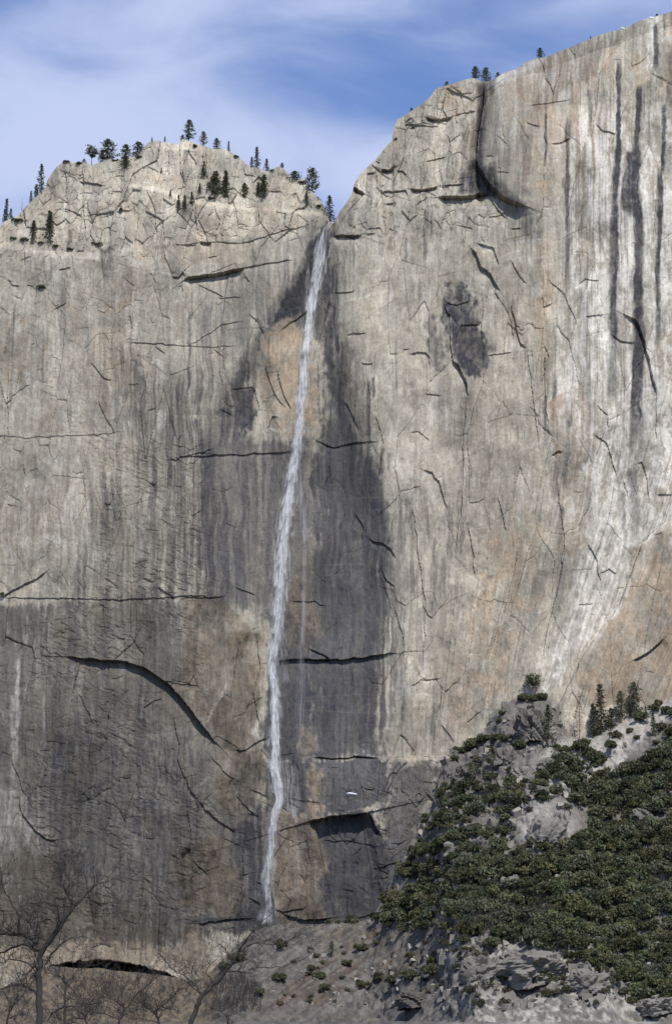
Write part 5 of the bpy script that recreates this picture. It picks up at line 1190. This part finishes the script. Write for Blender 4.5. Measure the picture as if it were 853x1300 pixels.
# ------------------------------------------------------------------ snow
m_snow, t, b = new_mat('old_snow'); b.inputs['Base Color'].default_value = (.82, .84, .87, 1); b.inputs['Roughness'].default_value = .6
def snow(px, py, wpx, hpx, label, seed):
    p = on_cliff(px, py); s = float(np.dot(p - CAM, (0, CP, SP))) / FPX
    n, k = 40, 14
    th = np.linspace(0, 2 * math.pi, n); rr = np.linspace(0, 1, k)
    TH, RR = np.meshgrid(th, rr)
    ed = .75 + .5 * (fbm(np.cos(TH) * 2.1 + 20, np.sin(TH) * 2.1 + 20, 3, seed) - .3)
    x = RR * ed * np.cos(TH) * wpx * s / 2; z = RR * ed * np.sin(TH) * hpx * s / 2 - x * .12
    y = -(1 - RR ** 2) * .6 + .35 - z * .6
    o = grid_mesh('snow_patch', x, y, z, m_snow)
    o.location = p + np.array([0, -.3, 0])
    tag(o, label, 'snow', 'leftover snow patches')
snow(446, 1009, 16, 3.2, 'small white snow patch on the slab right of the fall', 1)
snow(790, 36, 7, 3, 'snow patch on the right skyline left of the tiny pine', 2)
snow(826, 23, 10, 4, 'snow patch beside the tiny shrub-like pine on the skyline', 3)

# ------------------------------------------------------------------ leafless trees in the valley in front
def bare_tree(name, label, cat, limbs, Y, seed, twig=1.0, group=None, base=None):
    """limbs: (points in the picture, start radius, end radius in metres); the first is the trunk. Twigs grow from every limb."""
    rng = np.random.default_rng(seed)
    tv, tf, bv, bf = [], [], [], []
    todo = []
    for li, (pts, r0, r1) in enumerate(limbs):
        yj = np.cumsum(rng.normal(0, .12, len(pts))) * (li > 0)
        pw = [at_y(u, v, Y) + np.array([0, yj[i] * (1 if i else 0), 0]) for i, (u, v) in enumerate(pts)]
        # finer, slightly crooked
        fine = []
        for a, c in zip(pw[:-1], pw[1:]):
            for q in range(4): fine.append(a + (c - a) * q / 4 + (rng.normal(0, .02, 3) if q else 0))
        fine.append(pw[-1])
        if li == 0:
            g = ground_height(fine[0][0], fine[0][1])
            fine.insert(0, np.array([fine[0][0] + .05, fine[0][1], g - .3]))
            fine.insert(1, np.array([fine[1][0] + .03, fine[1][1], (g + fine[1][2]) / 2]))
        rad = np.linspace(r0, r1, len(fine))
        if li == 0: rad[0] *= 1.35
        tube(*((tv, tf) if li == 0 else (bv, bf)), fine, rad, 8 if li == 0 else 6)
        for i in range(2 if li else 6, len(fine)):
            d = fine[i] - fine[i - 1]; todo.append((fine[i], d / (np.linalg.norm(d) + 1e-9), rad[i], 0))
    def grow(p, d, ln, r, lev):
        pts = [p]; q = d.copy(); n = 5
        for k in range(n):
            q = q + rng.normal(0, .20, 3) + np.array([0, 0, .07]); q /= np.linalg.norm(q)
            pts.append(pts[-1] + q * ln / n)
        tube(bv, bf, pts, np.linspace(r, max(r * .35, .0035), n + 1), 3)
        if lev < 3 and ln > .18:
            for k in range(rng.integers(2, 4) if lev else rng.integers(3, 5)):
                i = rng.integers(1, n + 1)
                dd = q * .7 + rng.normal(0, .62, 3); dd /= np.linalg.norm(dd)
                grow(pts[i], dd, ln * rng.uniform(.45, .72), max(r * .55, .004), lev + 1)
    for p, d, r, lev in todo:
        for k in range(2 if rng.random() < .8 * twig else 1):
            dd = d * .55 + rng.normal(0, .7, 3); dd[2] += .2; dd /= np.linalg.norm(dd)
            if rng.random() < .8 * min(1, twig): grow(p, dd, rng.uniform(.35, 1.05) * twig ** .3, min(r * .5, .022), 0)
    e = bpy.data.objects.new(name, None); scene.collection.objects.link(e)
    b0 = tv[0]; e.location = b0
    inv = -np.array(e.location)
    mesh_obj('trunk', np.array(tv) + inv, np.array(tf), M_DARKBARK, e, smooth=True)
    mesh_obj('branches', np.array(bv) + inv, np.array(bf), M_DARKBARK, e, smooth=True)
    tag(e, label, cat, group)
YF = CAM[1] + 60
bare_tree('bare_oak', 'leafless dark oak with a forked trunk at the lower left', 'tree', [
    ([(50, 1300), (50, 1245), (52, 1208)], .105, .08), ([(52, 1212), (66, 1192), (80, 1172), (92, 1155), (110, 1134), (124, 1122), (137, 1117)], .085, .018), ([(52, 1208), (42, 1192), (28, 1185), (12, 1186), (-12, 1183)], .075, .03),
    ([(50, 1206), (40, 1200), (26, 1198), (8, 1205), (-10, 1212)], .05, .02), ([(93, 1153), (84, 1132), (78, 1122), (79, 1108), (84, 1092)], .035, .008), ([(73, 1182), (76, 1165), (74, 1150), (54, 1146), (36, 1148)], .03, .010), ([(25, 1184), (26, 1165), (16, 1146), (8, 1132), (2, 1106)], .035, .010), ([(112, 1132), (110, 1118), (107, 1108)], .018, .006),
    ([(49, 1265), (36, 1252), (18, 1250), (0, 1256)], .05, .02), ([(50, 1232), (34, 1222), (14, 1218), (2, 1222)], .03, .012), ([(98, 1150), (108, 1162), (128, 1164), (145, 1160)], .016, .006), ([(58, 1225), (76, 1200), (92, 1190), (104, 1200)], .03, .008)], YF, 21, .62)
bare_tree('leaning_bare_oak', 'leafless oak leaning right across the foot of the fall', 'tree', [
    ([(242, 1305), (250, 1277), (258, 1262), (272, 1248), (285, 1236)], .085, .06), ([(285, 1236), (295, 1222), (304, 1208), (322, 1197), (345, 1190)], .05, .010), ([(304, 1208), (316, 1190), (332, 1172), (345, 1160)], .03, .006), ([(288, 1233), (302, 1232), (316, 1235), (321, 1238)], .03, .008), ([(316, 1233), (330, 1228), (360, 1228), (385, 1218), (398, 1208)], .018, .006),
    ([(256, 1264), (248, 1250), (236, 1240), (222, 1232)], .03, .010), ([(272, 1248), (262, 1236), (268, 1224), (282, 1212)], .02, .006), ([(322, 1197), (350, 1200), (372, 1192), (380, 1180)], .012, .005)], YF + 4, 22, .55)
for k, (lab, limbs, dy, sd, tw) in enumerate([
    ('leafless sapling between the forked oak and the leaning oak', [([(82, 1330), (83, 1280), (84, 1250)], .05, .03), ([(84, 1250), (74, 1236), (64, 1226)], .02, .006), ([(84, 1250), (98, 1233), (112, 1226)], .02, .006), ([(83, 1280), (104, 1274), (128, 1274), (146, 1264)], .025, .006), ([(83, 1276), (66, 1286), (60, 1296)], .03, .02)], 8, 31, 1.0),
    ('low tangled leafless shrub under the dark slot', [([(150, 1330), (152, 1294), (160, 1280)], .05, .03), ([(160, 1280), (140, 1268), (124, 1262)], .025, .006), ([(160, 1280), (176, 1260), (196, 1244), (214, 1228)], .025, .006), ([(152, 1294), (130, 1286), (110, 1288)], .02, .006), ([(155, 1290), (180, 1280), (190, 1258)], .02, .006)], 10, 32, 1.1),
    ('tangled leafless shrub left of the leaning oak', [([(205, 1330), (202, 1298), (196, 1284)], .05, .03), ([(196, 1284), (180, 1274), (168, 1270)], .025, .006), ([(196, 1284), (212, 1272), (226, 1258), (240, 1248)], .025, .006), ([(202, 1298), (184, 1294), (160, 1292)], .02, .006)], 12, 33, 1.1),
    ('leafless scrub at the bottom left corner', [([(8, 1330), (10, 1293), (16, 1278)], .05, .03), ([(16, 1278), (30, 1264), (38, 1248)], .02, .006), ([(16, 1278), (4, 1258), (-4, 1246)], .02, .006), ([(10, 1293), (26, 1288), (40, 1290)], .02, .006)], 14, 34, 1.1),
    ('leafless scrub right beside the trunk of the forked oak', [([(112, 1330), (110, 1303), (108, 1290)], .045, .03), ([(108, 1290), (96, 1280), (88, 1264)], .02, .006), ([(108, 1290), (122, 1276), (130, 1258)], .02, .006), ([(110, 1303), (96, 1298), (74, 1300)], .02, .006)], 16, 35, 1.2),
    ('thin leafless shrub at the foot of the leaning oak', [([(292, 1330), (290, 1303), (288, 1290)], .04, .02), ([(288, 1290), (300, 1276), (306, 1262)], .015, .005), ([(288, 1290), (276, 1280), (270, 1272)], .015, .005)], 18, 36, 1.0)]):
    bare_tree('bare_shrub', lab, 'bare shrub', limbs, YF + dy, sd, tw, 'leafless shrubs in front of the wall')
# grey leafless thicket at the foot of the apron
trg = np.random.default_rng(91); vs, fs = [], []
for k in range(520):
    u = trg.uniform(268, 332); v = trg.uniform(1236, 1284)
    if v < 1236 + abs(u - 300) * .45: continue
    p = on_talus(u, v); h = trg.uniform(2.5, 6)
    for q in range(3):
        d = np.array([trg.normal(0, .16), trg.normal(0, .16), 1.0])
        tube(vs, fs, [p - (0, 0, .3), p + d * h * .5 + trg.normal(0, .1, 3), p + d * h], [.10, .07, .03], 3)
o = mesh_obj('leafless_thicket', np.array(vs), np.array(fs), M_TWIG); o['kind'] = 'stuff'
vs, fs = [], []
for (a0, b0, a1, b1, n) in [(585, 1155, 650, 1190, 90), (640, 1160, 690, 1180, 60), (830, 1085, 853, 1140, 50), (700, 1040, 720, 1060, 30)]:
    for k in range(n):
        p = on_talus(trg.uniform(a0, a1), trg.uniform(b0, b1)); h = trg.uniform(4, 9)
        for q in range(4):
            d = np.array([trg.normal(0, .3), trg.normal(0, .3), 1.0])
            tube(vs, fs, [p - (0, 0, .3), p + d * h * .5, p + d * h + trg.normal(0, .3, 3)], [.16, .10, .04], 3)
o = mesh_obj('dry_twigs', np.array(vs), np.array(fs), M_TWIG); o['kind'] = 'stuff'
